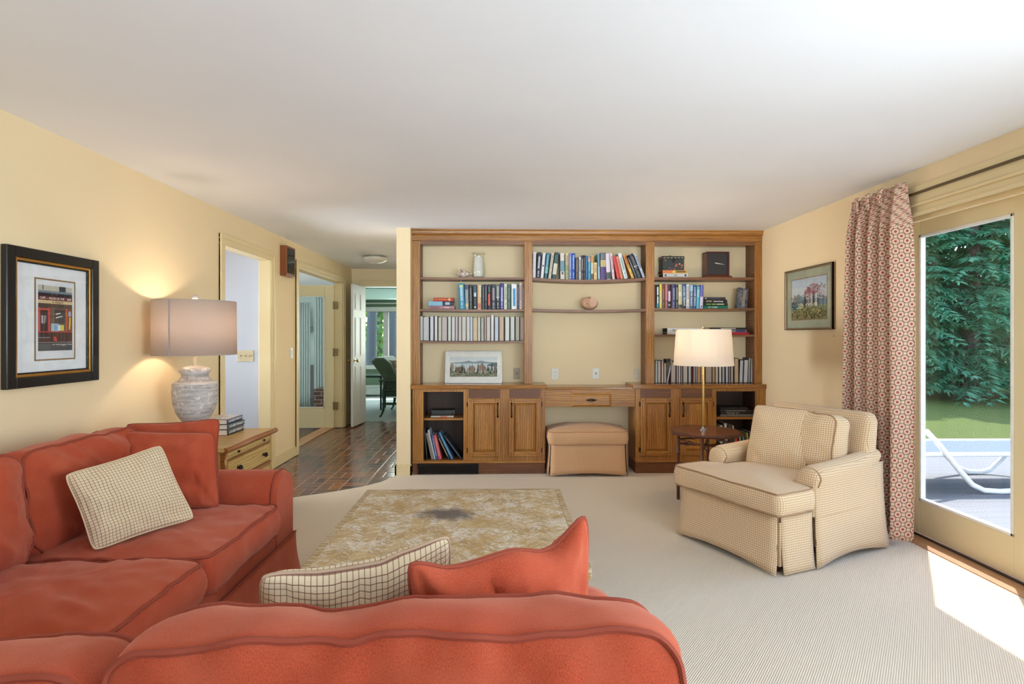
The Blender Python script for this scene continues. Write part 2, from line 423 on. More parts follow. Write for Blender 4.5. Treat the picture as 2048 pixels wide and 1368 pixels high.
def text(s, size, mat, parent, M, name='lettering', depth=.0004, bold=False, fit=None):
    """M maps text plane (x right, y up, z out) to world"""
    cu = bpy.data.curves.new('t', 'FONT'); cu.body = s; cu.size = size; cu.extrude = depth; cu.align_x = 'CENTER'; cu.align_y = 'CENTER'
    cu.resolution_u = 2
    if bold: cu.offset = size * .02
    t = bpy.data.objects.new('t', cu); C.objects.link(t)
    bpy.context.view_layer.update()
    me = bpy.data.meshes.new_from_object(t.evaluated_get(bpy.context.evaluated_depsgraph_get()))
    bpy.data.objects.remove(t)
    if fit:
        xs = [v.co.x for v in me.vertices]; wd = max(xs) - min(xs); sc = fit / wd
        for v in me.vertices: v.co.x *= sc
    Mi = WM[parent.name].inverted() @ M
    me.transform(Mi); me.materials.clear(); me.materials.append(mat)
    o = bpy.data.objects.new(name, me); C.objects.link(o); o.parent = parent; WM[o.name] = WM[parent.name].copy()
    return o
def frame_mat(o, x, y):
    """matrix for a text plane with origin o, x axis x, y axis y (world)"""
    x = Vector(x).normalized(); y = Vector(y).normalized(); z = x.cross(y)
    return Matrix(((x.x, y.x, z.x, o[0]), (x.y, y.y, z.y, o[1]), (x.z, y.z, z.z, o[2]), (0, 0, 0, 1)))

# ---- soft furnishing
def rrect(w, d, r, n=6):
    pts = []
    for cx, cy, a0 in ((w / 2 - r, d / 2 - r, 0), (-w / 2 + r, d / 2 - r, 90), (-w / 2 + r, -d / 2 + r, 180), (w / 2 - r, -d / 2 + r, 270)):
        for k in range(n + 1):
            a = math.radians(a0 + 90 * k / n); pts.append((cx + r * math.cos(a), cy + r * math.sin(a)))
    return dens(pts, .024)
def dens(pts, step):
    out = []
    for i in range(len(pts)):
        a, b = Vector(pts[i]), Vector(pts[(i + 1) % len(pts)]); k = max(1, int((b - a).length / step))
        out += [tuple(a.lerp(b, j / k)) for j in range(k)]
    return out
def softbox(loop, h, crown=.03, crownb=None, bulge=.012, wr=.006, seed=0, deform=None, ctr=(0, 0), fold=0.0):
    """boxed cushion; returns (body, piping loops). loop in xy, thickness along z"""
    crownb = crown if crownb is None else crownb
    mb = MB(); n = len(loop); cx, cy = ctr; R = [0, .08, .16, .24, .32, .4, .48, .56, .63, .7, .76, .82, .87, .92, .96, 1.0]
    rings = []
    def pt(x, y, z):
        v = Vector((x, y, z)); q = noise.noise_vector(Vector((x * 5 + seed * 3.1, y * 5, z * 5 + seed))) * wr
        q2 = noise.noise_vector(Vector((x * 14 + seed, y * 14, z * 9))) * wr * .45
        v = v + q + q2
        if fold:
            f1 = noise.noise(Vector((x * 4.5 + seed * 2.7, y * 9 + x * 6, seed))); f2 = noise.noise(Vector((x * 11 + y * 5, y * 5 - x * 4, seed + 5.)))
            v.z += (1 if z > 0 else -1) * fold * (.8 * (1 - abs(f1) * 3.4) * .5 - abs(f2) * .9) * min(1, abs(z) / max(h * .5, .01))
        return deform(v) if deform else v
    top = []
    for s in R[1:]:
        top.append([pt(cx + (x - cx) * s, cy + (y - cy) * s, h / 2 + crown * (1 - s ** 2.6)) for x, y in loop])
    side = []
    for k in range(1, 6):
        t = k / 6; z = h / 2 - h * t; b = bulge * math.sin(PI * t)
        rr = []
        for i, (x, y) in enumerate(loop):
            d = Vector((x - cx, y - cy)); d.normalize(); rr.append(pt(x + d.x * b, y + d.y * b, z))
        side.append(rr)
    bot = []
    for s in R[:0:-1]:
        bot.append([pt(cx + (x - cx) * s, cy + (y - cy) * s, -h / 2 - crownb * (1 - s ** 2.6)) for x, y in loop])
    rings = top + side + bot
    c0 = pt(cx, cy, h / 2 + crown); c1 = pt(cx, cy, -h / 2 - crownb)
    vs = [c0] + [v for r in rings for v in r] + [c1]; fs = []
    for i in range(n): fs.append((0, 1 + i, 1 + (i + 1) % n))
    for j in range(len(rings) - 1):
        for i in range(n):
            a = 1 + j * n; b = a + n
            fs.append((a + i, b + i, b + (i + 1) % n, a + (i + 1) % n))
    L = len(vs) - 1; a = 1 + (len(rings) - 1) * n
    for i in range(n): fs.append((L, a + (i + 1) % n, a + i))
    mb.add(vs, fs)
    return mb, [top[-1], bot[0]]

def pillow4(BL, BR, TR, TL, th, seed=0, wr=.006, pinch=.06, n=34, dips=None):
    """knife-edge pillow spanned by four corners; returns body, seam loop"""
    P = [Vector(q) for q in (BL, BR, TR, TL)]
    wd = ((P[1] - P[0]).length + (P[2] - P[3]).length) / 2; ht = ((P[3] - P[0]).length + (P[2] - P[1]).length) / 2
    nr = (P[1] - P[0]).cross(P[3] - P[0]).normalized()
    def base(s, t):
        # sides bow inward between the corners
        bs = pinch * math.sin(PI * t) * .5; bt = pinch * math.sin(PI * s) * .5
        s2 = s + (0.5 - s) * 2 * bs * (ht / wd if ht < wd else 1); t2 = t + (0.5 - t) * 2 * bt
        q = P[0] * (1 - s2) * (1 - t2) + P[1] * s2 * (1 - t2) + P[2] * s2 * t2 + P[3] * (1 - s2) * t2
        ea = abs(2 * s - 1) ** 7 * abs(2 * t - 1) ** 7
        q = q + (sum(P, Vector()) / 4 - q) * .055 * ea
        if dips:
            for (a, b), (c, d) in zip(dips[:-1], dips[1:]):
                if a <= s <= c:
                    k = (s - a) / (c - a); k = k * k * (3 - 2 * k); q = q - Vector((0, 0, (b * (1 - k) + d * k) * t ** 2.5))
        return q
    def thick(s, t):
        a = max(0, 1 - abs(2 * s - 1) ** 2.6); b = max(0, 1 - abs(2 * t - 1) ** 2.6)
        return th / 2 * (a ** .5) * (b ** .5)
    mb = MB()
    def crv(q): return .5 - .5 * math.cos(PI * q)
    for sg in (1, -1):
        def fn(u, v, sg=sg):
            s, t = crv(u), crv(v); p = base(s, t); k = thick(s, t)
            e = min(s, 1 - s, t, 1 - t) * 8
            edge = max(0, 1 - e / 3.2); wv = noise.noise(Vector((s * 5 + seed, t * 5, sg * 3.0))) * wr * min(1, e) * 1.5 - abs(noise.noise(Vector((s * 13 + seed, t * 4, sg)))) * wr * 2.2 * min(1, e * 1.5) * (.25 + edge)
            return p + nr * sg * (k + wv)
        g = MB().grid(fn, n, n, 0, lambda u, v: (crv(u) * wd, crv(v) * ht))
        if sg < 0: g.f = [f[::-1] for f in g.f]; g.uvs = {k: v[::-1] for k, v in g.uvs.items()}
        b = len(mb.f); mb.add(g.v, g.f, 0, [g.uvs[i] for i in range(len(g.f))])
    m = 14; loop = [base(crv(i / m), 0) for i in range(m)] + [base(1, crv(i / m)) for i in range(m)] + [base(1 - crv(i / m), 1) for i in range(m)] + [base(0, 1 - crv(i / m)) for i in range(m)]
    return mb, loop

# ================================================================== SHELL
XL, XR, CH = -2.342, 2.681, 2.44
YB = 5.93           # wall behind the bookcase
# floors
struct('floor', BOX(-2.46, -.86, 4.3, 9.17, -.06, -.006), BRF)
arc = [(-1.01, 5.60), (-1.02, 5.553), (-1.107, 5.339), (-1.245, 5.174), (-1.504, 4.981), (-1.763, 4.833), (-2.06, 4.71), (-2.342, 4.62)]
cp = [(-2.46, 4.6)] + [(-2.46, -2.5), (2.742, -2.5), (2.742, YB), (-1.01, YB)] + arc[:-1]
cp = [(-2.36, -2.5), (2.742, -2.5), (2.742, YB), (-1.01, YB)] + arc + [(-2.36, 4.615)]
struct('floor', MB().prism([(x, y, -.06) for x, y in cp], (0, 0, .06)), CARP)
struct('floor', BOX(-4.6, -2.46, 3.0, 5.9, -.06, -.004), CARP2)
struct('floor', MB().prism([(-7, 6.3, -.1), (-2.46, 6.3, -.1), (-2.46, 9.17, -.1), (-3.33, 12.1, -.1), (-7, 12.1, -.1)], (0, 0, .08)), BRP)
struct('floor', MB().prism([(-2.46, 9.17, -.06), (3, 9.17, -.06), (3, 13, -.06), (-3.5, 13, -.06)], (0, 0, .056)), CARP2)
# ceiling with slightly uneven plaster
def cl(u, v):
    x = -7 + 9.9 * u; y = -2.5 + 15.6 * v
    return (x, y, CH)
ceil = MB().box(-7, 2.9, -2.5, 13.1, CH, CH + .2)
struct('ceiling', ceil, CEIL)

def wallseg(mb, axis, c0, c1, a0, a1, z0=0, z1=CH):
    if axis == 'x': mb.box(c0, c1, a0, a1, z0, z1)     # wall plane at x=c
    else: mb.box(a0, a1, c0, c1, z0, z1)
# left wall with two openings
O1 = (4.861, 5.85, 2.15); O2 = (6.64, 8.55, 2.165)
mb = MB(); t = -2.46
for a, b, z in ((-2.5, O1[0], 0), (O1[0], O1[1], O1[2]), (O1[1], O2[0], 0), (O2[0], O2[1], O2[2]), (O2[1], 9.17, 0)):
    mb.box(t, XL, a, b, z if z else -.06, CH)
struct('wall_left', mb, WALL)
# back wall (behind bookcase) and hall partition
struct('wall_back', BOX(-1.009, 2.9, YB, YB + .12, -.06, CH), WALL)
mb = MB(); mb.box(-1.009, -.873, 5.597, YB, -.06, CH); mb.box(-1.009, -.873, YB + .12, 9.05, -.06, CH)
struct('wall_hall', mb, WALL)
# hall end wall with door opening
mb = MB(); HX0, HX1, HZ = -2.147, -1.22, 2.165
mb.box(-2.46, HX0, 9.05, 9.17, 0, CH); mb.box(HX0, HX1, 9.05, 9.17, HZ, CH); mb.box(HX1, -.873, 9.05, 9.17, 0, CH)
struct('wall_hall_end', mb, WALL)
# front (behind camera) wall; its wide window is added to admit light
mb = MB(); mb.box(-2.46, 2.9, -2.62, -2.5, 0, 1.2); mb.box(-2.46, 2.9, -2.62, -2.5, 2.35, CH); mb.box(-2.46, -1.9, -2.62, -2.5, 1.2, 2.35); mb.box(2.4, 2.9, -2.62, -2.5, 1.2, 2.35)
struct('wall_front', mb, WALL)
# right wall
DY0, DY1, DZ = 2.0, 3.96, 2.165
W0, W1 = -.85, 1.1  # opening added in the unseen part of the wall to admit light
mb = MB()
mb.box(XR, 2.89, DY1, YB + .12, -.06, CH); mb.box(XR, 2.89, DY0, DY1, DZ, CH); mb.box(XR, 2.89, W1, DY0, -.06, CH)
mb.box(XR, 2.89, W0, W1, 2.2, CH); mb.box(XR, 2.89, W0, W1, -.06, .2); mb.box(XR, 2.89, -2.62, W0, -.06, CH)
struct('wall_right', mb, WALL)
# passage room behind first opening
mb = MB(); mb.box(-4.6, -2.46, 5.9, 6.0, -.06, CH); mb.box(-4.7, -4.6, 3.0, 6.0, -.06, CH); mb.box(-4.6, -2.46, 2.9, 3.0, -.06, CH)
struct('wall_passage', mb, WHITEW)
# porch room behind french door
mb = MB(); mb.box(-7, -3.33, 12.0, 12.1, -.1, CH); mb.box(-7.1, -7, 6.2, 12.1, -.1, CH); mb.box(-7, -2.46, 6.2, 6.3, -.1, CH); mb.prism([(-2.47, 9.17, -.1), (-2.55, 9.17, -.1), (-3.58, 13.0, -.1), (-3.5, 13.0, -.1)], (0, 0, CH + .1))
struct('wall_porch', mb, BLUEW)
# far room
WX0, WX1, WZ0, WZ1 = -3.4, -.6, .70, 1.93
mb = MB(); y0, y1 = 13.0, 13.12
mb.box(-3.6, WX0, y0, y1, 0, CH); mb.box(WX1, 3, y0, y1, 0, CH); mb.box(WX0, WX1, y0, y1, 0, WZ0); mb.box(WX0, WX1, y0, y1, WZ1, CH)
mb.box(3, 3.1, 9.17, 13, 0, CH); mb.box(-.75, 3.0, 9.05, 9.17, 0, CH)
struct('wall_far', mb, GREENW)

# baseboards
def baseb(name, pts, side, h=.092):
    mb = MB()
    for (x0, y0), (x1, y1) in zip(pts[:-1], pts[1:]):
        if abs(x0 - x1) < 1e-6: mb.box(x0, x0 + side * .015, y0, y1, 0, h); mb.box(x0, x0 + side * .010, y0, y1, h, h + .012)
        else: mb.box(x0, x1, y0, y0 + side * .015, 0, h); mb.box(x0, x1, y0, y0 + side * .010, h, h + .012)
    return struct(name, mb, TRIM)
baseb('baseboard_left', [(XL, -2.5), (XL, 4.79)], 1)
baseb('baseboard_left_hall', [(XL, 5.945), (XL, 6.58)], 1)
baseb('baseboard_left_end', [(XL, 8.64), (XL, 9.05)], 1)
mb = MB(); mb.box(-1.024, -.858, 5.582, 5.597, 0, .092); mb.box(-1.024, -1.009, 5.582, 9.05, 0, .092); mb.box(-.873, -.858, 5.582, 5.60, 0, .092)
mb.box(-1.019, -.863, 5.587, 5.597, .092, .106); mb.box(-1.019, -1.009, 5.587, 9.05, .092, .106)
struct('baseboard_hall', mb, TRIM)
baseb('baseboard_right', [(XR, DY1 + .1), (XR, 5.58)], -1)

# door casings on the left wall (two-step moulding)
def casing(name, a, b, z, wd=.085, x=XL, side=1):
    mb = MB()
    for k, (w0, th) in enumerate(((0, .016), (.55, .024))):
        i0 = wd * w0
        mb.box(x, x + side * th, a - wd, a - i0, 0, z + i0); mb.box(x, x + side * th, b + i0, b + wd, 0, z + i0)
        mb.box(x, x + side * th, a - wd, b + wd, z + i0, z + wd)
    mb.box(t, x + side * .004, a - .012, a + .004, 0, z); mb.box(t, x + side * .004, b - .004, b + .012, 0, z); mb.box(t, x + side * .004, a, b, z - .004, z + .012)
    return struct(name, mb, TRIM, bevel=.003)
casing('trim_1', O1[0], O1[1], O1[2]); casing('trim_2', O2[0], O2[1], O2[2])
mb = MB(); wd = .085
for th, i0 in ((.016, 0), (.024, .05)):
    mb.box(HX0 - wd, HX0 - i0, 9.05 - th, 9.05, 0, HZ + i0); mb.box(HX1 + i0, HX1 + wd, 9.05 - th, 9.05, 0, HZ + i0); mb.box(HX0 - wd, HX1 + wd, 9.05 - th, 9.05, HZ + i0, HZ + wd)
struct('trim_3', mb, TRIM, bevel=.003)
# strip of oak along the outer side of the french door opening
struct('trim_4', BOX(-2.645, -2.475, 6.5, 8.75, -.02, .004), THR, bevel=.003)

# ------------------------------------------------------------------ patio door (right wall)
def glazed_leaf(y0, y1, name, label=None):
    x0, x1 = 2.886, 2.931
    st = .13; gy0, gy1 = y0 + st, y1 - st; gz0, gz1 = .245, 2.062
    d = MB(); d.box(x0, x1, y0, gy0, .02, DZ - .005); d.box(x0, x1, gy1, y1, .02, DZ - .005); d.box(x0, x1, gy0, gy1, .02, gz0); d.box(x0, x1, gy0, gy1, gz1, DZ - .005)
    o = d.build(name, DOORC, bevel=.004); o['kind'] = 'structure'
    b = MB(); k = .018
    for X in (x0 - .004, ):
        b.box(X, x0 + .03, gy0, gy0 + k, gz0, gz1); b.box(X, x0 + .03, gy1 - k, gy1, gz0, gz1); b.box(X, x0 + .03, gy0, gy1, gz0, gz0 + k); b.box(X, x0 + .03, gy0, gy1, gz1 - k, gz1)
    b.build('glazing_bead', flat((244, 242, 236), .4, name='white_bead'), o, bevel=.003)
    MB().poly([(x0 + .02, gy0, gz0), (x0 + .02, gy1, gz0), (x0 + .02, gy1, gz1), (x0 + .02, gy0, gz1)]).build('glass', GLS, o)
    return o
glazed_leaf(2.975, 3.945, 'door_1'); glazed_leaf(2.0, 2.965, 'door_2')
mb = MB()
mb.box(2.83, 2.95, DY1 - .02, DY1, 0, DZ); mb.box(2.83, 2.95, DY0 - .015, DY0, 0, DZ)
struct('trim_5', mb, TRIM)
struct('trim_6', BOX(2.742, 2.95, DY0, DY1, -.06, .006), THR, bevel=.003)      # oak sill
struct('trim_7', BOX(2.868, 2.886, DY0, DY1, .006, .016), flat((60, 54, 48), .6, name='dark_weather_strip'))
# head mouldings over the patio door
y0, y1 = 1.85, 4.06
mb = MB()
mb.box(XR - .022, XR, y0, y1, 2.287, 2.327); mb.box(XR - .012, XR, y0, y1, 2.222, 2.277)
mb.tube([(XR - .012, y0, 2.211), (XR - .012, y1, 2.211)], .012, 10)
mb.box(XR - .006, XR, y0, y1, 2.158, 2.205); mb.box(XR - .02, XR + .01, y0, y1, 2.142, 2.160)
mb.box(XR + .07, XR + .1, DY0, DY1, 2.13, 2.165); mb.box(XR - .014, XR, DY1, DY1 + .09, 0, 2.2); mb.box(XR - .014, XR, DY0 - .09, DY0, 0, 2.2)
struct('trim_8', mb, TRIM, smooth=True, bevel=.002)
r = thing('curtain_track', 'cream painted curtain track above the patio door', 'curtain rail', (XR - .02, 3.0, 2.28))
MB().box(XR - .030, XR, 1.85, 4.15, 2.276, 2.288).build('rail', flat((96, 76, 48), .5, name='dark_track'), r)
MB().tube([(XR - .03, 3.62, 2.335), (XR - .07, 3.60, 2.33), (XR - .10, 3.57, 2.322)], .003, 6).build('cord', flat((150, 90, 76), .8), r)
# far room window, then two unseen windows added to let light in
def winframe(name, mb, m): return struct(name, mb, m, bevel=.004)
mb = MB()
for a, b in ((WX0, WX0 + .08), (-2.64, -2.53), (-1.72, -1.6), (WX1 - .08, WX1)): mb.box(a, b, 12.97, 13.1, WZ0, WZ1)
mb.box(WX0, WX1, 12.97, 13.1, WZ0 - .06, WZ0); mb.box(WX0 - .1, WX1 + .1, 12.9, 13.0, WZ1, WZ1 + .1)
mb.box(WX0 - .1, WX1 + .1, 12.93, 13.0, WZ1 + .17, WZ1 + .2)
o = winframe('window_1', mb, flat((176, 168, 164), .5, name='taupe_window_frame'))
MB().poly([(WX0, 13.05, WZ0), (WX1, 13.05, WZ0), (WX1, 13.05, WZ1), (WX0, 13.05, WZ1)]).build('pane', GLS, o)
mb = MB()
for a, b in ((W0, W0 + .07), (.08, .17), (W1 - .07, W1)): mb.box(2.8, 2.87, a, b, .2, 2.2)
mb.box(2.8, 2.87, W0, W1, .2, .27); mb.box(2.8, 2.87, W0, W1, 2.13, 2.2)
o = winframe('added_window_side', mb, DOORC)  # unseen side window, added to let light in
MB().poly([(2.84, W0, .2), (2.84, W1, .2), (2.84, W1, 2.2), (2.84, W0, 2.2)]).build('pane', GLS, o)
mb = MB()
for a in (-1.9, -.5, .93, 2.33): mb.box(a, a + .07, -2.6, -2.52, 1.2, 2.35)
mb.box(-1.9, 2.4, -2.6, -2.52, 1.2, 1.27); mb.box(-1.9, 2.4, -2.6, -2.52, 2.28, 2.35)
o = winframe('added_window_rear', mb, DOORC)  # unseen rear window, added for light, sill raised to shade the sofa back
MB().poly([(-1.9, -2.56, 1.2), (2.4, -2.56, 1.2), (2.4, -2.56, 2.35), (-1.9, -2.56, 2.35)]).build('pane', GLS, o)

# french door standing open in the side room
YD = 8.49
d = MB(); x1, x0 = -2.462, -3.36; st = .135; gz0, gz1 = .30, 1.97; zt = 2.13
d.box(x0, x0 + st, YD, YD + .04, .0, zt); d.box(x1 - st, x1, YD, YD + .04, .0, zt); d.box(x0 + st, x1 - st, YD, YD + .04, 0, gz0); d.box(x0 + st, x1 - st, YD, YD + .04, gz1, zt)
o = d.build('door_3', DOORC, bevel=.004); o['kind'] = 'structure'
b = MB(); k = .014; X0, X1 = x0 + st, x1 - st
b.box(X0, X0 + k, YD - .004, YD + .02, gz0, gz1); b.box(X1 - k, X1, YD - .004, YD + .02, gz0, gz1); b.box(X0, X1, YD - .004, YD + .02, gz0, gz0 + k); b.box(X0, X1, YD - .004, YD + .02, gz1 - k, gz1)
b.build('glazing_bead', flat((240, 236, 220), .4), o)
MB().poly([(X0, YD + .02, gz0), (X1, YD + .02, gz0), (X1, YD + .02, gz1), (X0, YD + .02, gz1)]).build('glass', GLG, o)
for z in (1.83, 1.13, .33):
    MB().box(-2.468, -2.40, YD - .012, YD + .0, z - .055, z + .055).tube([(-2.466, YD - .012, z - .06), (-2.466, YD - .012, z + .06)], .009, 8).build('hinge', OLDBR, o, bevel=.002)
# jamb at the end of the opening
struct('trim_9', BOX(-2.46, XL, YD + .03, YD + .06, 0, O2[2]), TRIM)

# white six-panel door at the end of the hall
hx, hy = HX0 + .01, 9.03; nx, ny = -2.195, 8.50
ang = math.atan2(ny - hy, nx - hx); L = math.hypot(nx - hx, ny - hy)
R = Matrix.Translation((hx, hy, 0)) @ Matrix.Rotation(ang, 4, 'Z')
d = MB(); d.box(0, L, -.018, .018, .012, 2.15)
o = d.xf(R).build('door_4', WDOOR, bevel=.003); o['kind'] = 'structure'
pn = MB()
for a, b in ((.07, L / 2 - .03), (L / 2 + .03, L - .07)):
    for z0, z1 in ((.22, .92), (1.06, 1.66), (1.76, 2.02)):
        for sgn in (-1, 1):
            for e, hgt in ((0, .004), (.02, .008)):
                pn.box(a + e, b - e, sgn * .018, sgn * (.018 + hgt), z0 + e, z1 - e)
pn.xf(R).build('raised_panel', WDOOR, o, bevel=.003)
kn = MB()
for sgn in (-1, 1):
    kn.tube([(L - .06, sgn * .018, 1.0), (L - .06, sgn * .026, 1.0)], .026, 14); kn.tube([(L - .06, sgn * .02, 1.0), (L - .06, sgn * .05, 1.0), (L - .06, sgn * .056, 1.0), (L - .06, sgn * .075, 1.0), (L - .06, sgn * .083, 1.0)], [.009, .011, .024, .026, .012], 14)
kn.xf(R).build('door_knob', BRASS, o, smooth=True)

# ------------------------------------------------------------------ hall fixtures
r = thing('ceiling_light', 'frosted glass dome ceiling light in the hall', 'ceiling light', (-1.66, 7.62, CH))
MB().lathe([(.10, 0), (.10, -.02), (.09, -.028)], (-1.66, 7.62, CH), 32).build('base', flat((190, 180, 160), .5), r, smooth=True)
prof = [(.168 * math.sin(a), -.022 - .075 * math.cos(a)) for a in [PI / 2 * k / 10 for k in range(10, -1, -1)]]
MB().lathe(prof[:-1] + [(.002, -.097)], (-1.66, 7.62, CH), 40).build('dome', flat((226, 220, 206), .35, name='frosted_glass'), r, smooth=True)
r = thing('shadow_box', 'small wooden wall case with dark glass between the two doorways', 'wall case', (XL, 6.22, 2.19))
MB().box(XL, XL + .07, 6.10, 6.36, 2.02, 2.345).build('case', oak('cherry_case', False, (134, 70, 30), (88, 40, 14), (160, 92, 44), .35), r, bevel=.004)
MB().box(XL + .066, XL + .073, 6.13, 6.33, 2.05, 2.32).build('glass_front', flat((26, 28, 26), .08), r)

def plate(name, label, M, wd, ht, kind, m):
    """M: plane matrix at the centre; x right, y up, z out"""
    r = thing(name, label, 'switch plate' if kind[0] == 't' or kind == 'dim' else 'socket', M.translation)
    b = MB().box(-wd / 2, wd / 2, -ht / 2, ht / 2, 0, .006); b.xf(M).build('plate', m, r, bevel=.002)
    if kind[0] == 't':
        n = int(kind[1:]); dk = flat((60, 52, 44), .5) if m is not ALM else flat((170, 150, 118), .5)
        for i in range(n):
            x = (i - (n - 1) / 2) * .046
            MB().box(x - .0045, x + .0045, -.012, .012, .006, .007).xf(M).build('slot', dk, r)
            MB().box(x - .003, x + .003, -.002, .010, .006, .017).xf(M).build('toggle', dk if n == 1 else m, r)
        for i in range(n):
            for yy in (-.03, .03): MB().lathe([(.003, 0), (.003, .0075)], ((i - (n - 1) / 2) * .046, yy, 0), 8).xf(M).build('screw', STEEL, r)
    elif kind == 'duplex':
        for yy in (-.02, .02):
            MB().lathe([(.0165, .006), (.0165, .009)], (0, yy, 0), 20, sy=.85).xf(M).build('outlet', PLW, r)
            s = MB()
            for xx in (-.006, .006): s.box(xx - .0012, xx + .0012, yy - .001, yy + .008, .009, .0096)
            s.lathe([(.0022, .009), (.0022, .0096)], (0, yy - .007, 0), 8); s.xf(M).build('slots', IRON, r)
    elif kind == 'jack':
        MB().lathe([(.006, .006), (.006, .012), (.003, .012)], (0, 0, 0), 12).xf(M).build('jack', STEEL, r)
        for yy in (-.042, .042): MB().lathe([(.003, .006), (.003, .0075)], (0, yy, 0), 8).xf(M).build('screw', IRON, r)
    elif kind == 'dim':
        MB().box(-.012, .012, -.03, .03, .006, .011).xf(M).build('slider', PLW, r)
    return r
def wp(x, y): q = at(x, y, Y=YB); return Matrix.Translation(q) @ Matrix.Rotation(PI / 2, 4, 'X')
plate('light_switch', 'triple toggle switch plate on the white passage wall', Matrix.Translation(at(490.5, 712, Y=5.9)) @ Matrix.Rotation(PI / 2, 4, 'X'), .165, .115, 't3', ALM)
plate('light_switch', 'white dimmer switch on yellow wall beside the french doorway', Matrix.Translation((XL, 6.43, 1.18)) @ Matrix.Rotation(PI / 2, 4, 'Z') @ Matrix.Rotation(PI / 2, 4, 'X'), .08, .118, 'dim', PLW)
plate('light_switch', 'grey single switch plate right of the lake print, inside bookcase', wp(1033.5, 747), .07, .115, 't1', flat((176, 158, 132), .45))
plate('wall_socket', 'white duplex wall socket above left half of the desk', wp(1110, 748), .072, .115, 'duplex', PLW)
plate('light_switch', 'white toggle switch plate above the desk drawer', wp(1191.5, 747), .072, .115, 't1', PLW)
plate('phone_jack', 'white jack plate at the right end above the desk', wp(1272.5, 748), .06, .115, 'jack', flat((216, 204, 180), .45))

# ------------------------------------------------------------------ porch room contents seen through the french door
r = thing('wall_bracket', 'white wall bracket shelf seen through the french door', 'wall shelf', (-4.3, 11.98, 1.5))
q = at(608, 650, Y=11.9)
MB().box(q.x - .2, q.x + .16, 11.72, 12.0, q.z - .03, q.z).box(q.x - .16, q.x + .1, 11.8, 12.0, q.z - .16, q.z - .03).build('shelf', flat((214, 220, 212), .5), r, bevel=.01)
r = thing('figurine', 'small brown figurine on the white bracket shelf behind the glass', 'ornament', (q.x - .04, 11.85, q.z))
MB().lathe([(.06, 0), (.08, .05), (.07, .12), (.035, .2), (.05, .26), (.04, .31), (.005, .34)], (q.x - .05, 11.85, q.z), 12).build('body', flat((120, 104, 86), .7), r, smooth=True)
def drape(name, x0, x1, y, z0, z1, m, label, n=5, amp=.03):
    g = MB().grid(lambda u, v: (x0 + (x1 - x0) * u, y + amp * math.sin(u * n * 2 * PI), z0 + (z1 - z0) * v), n * 10, 6)
    return tag(g.build(name, m, smooth=True, solid=.004), label, 'curtain')
shm = N('sheer_voile'); shm.col((228, 236, 236)); shm.set(Alpha=.8, Roughness=.9); SHEER = shm.m
a = at(610, 700, Y=10.6); b = at(616, 700, Y=10.6)
drape('sheer_curtain', a.x - .12, b.x + .04, 10.6, .05, 2.0, SHEER, 'narrow white sheer curtain seen through the left half of the french door glass')
a = at(628, 700, Y=10.9)
drape('sheer_curtain', a.x, a.x + .24, 10.9, .02, 2.3, SHEER, 'wider white sheer curtain at the right edge of the french door glass')
r = thing('sideboard', 'dark low sideboard seen dimly through the french door', 'sideboard', (-4.6, 11.4, 0))
a = at(596, 760, Y=11.4); b = at(632, 760, Y=11.4)
MB().box(a.x - .4, b.x, 11.35, 11.75, .12, .78).build('body', flat((86, 84, 84), .5), r, bevel=.01)
MB().box(a.x - .36, b.x - .04, 11.4, 11.7, -.02, .12).build('plinth', flat((60, 58, 58), .5), r)
a = at(627, 778, Y=9.3); b = at(652, 824, Y=9.3)
tag(MB().box(a.x, -2.72, 9.3, 9.7, -.02, a.z).build('brick_hearth', BRW, bevel=.004), 'low dark red brick pier behind the french door', 'brick pier')

# far room contents seen through the white door
r = thing('roller_shade', 'pale teal window shade above the far room window', 'window blind', (-2, 12.8, 2.3))
MB().box(-3.38, 0, 12.62, 12.99, 2.20, 2.43).build('shade', SHADEC, r, bevel=.01)
r = thing('baseboard_heater', 'low white baseboard heater under the far room window', 'heater', (-2.5, 12.9, 0))
MB().box(-3.42, -.4, 12.86, 13.0, .04, .22).box(-3.42, -.4, 12.83, 13.0, .22, .25).build('cover', flat((196, 200, 194), .5), r, bevel=.005)
struct('trim_10', BOX(-3.42, -.4, 12.9, 12.985, .62, .70), flat((206, 204, 200), .5))
SG = N('sage_green_velvet'); SG.col(SG.mix(SG.noise(SG.obj(), 6, 3), (50, 66, 54), (80, 98, 80))); SG.set(Roughness=.9); SG.b.inputs['Sheen Weight'].default_value = .4; SG = SG.m
GP = flat((40, 62, 54), .35, name='dark_green_painted_wood')
r = thing('settee', 'green upholstered settee with dark wooden arm frame in far room', 'sofa', (-1.5, 10.0, 0))
ya, yb = 9.62, 10.7
xa = -2.02
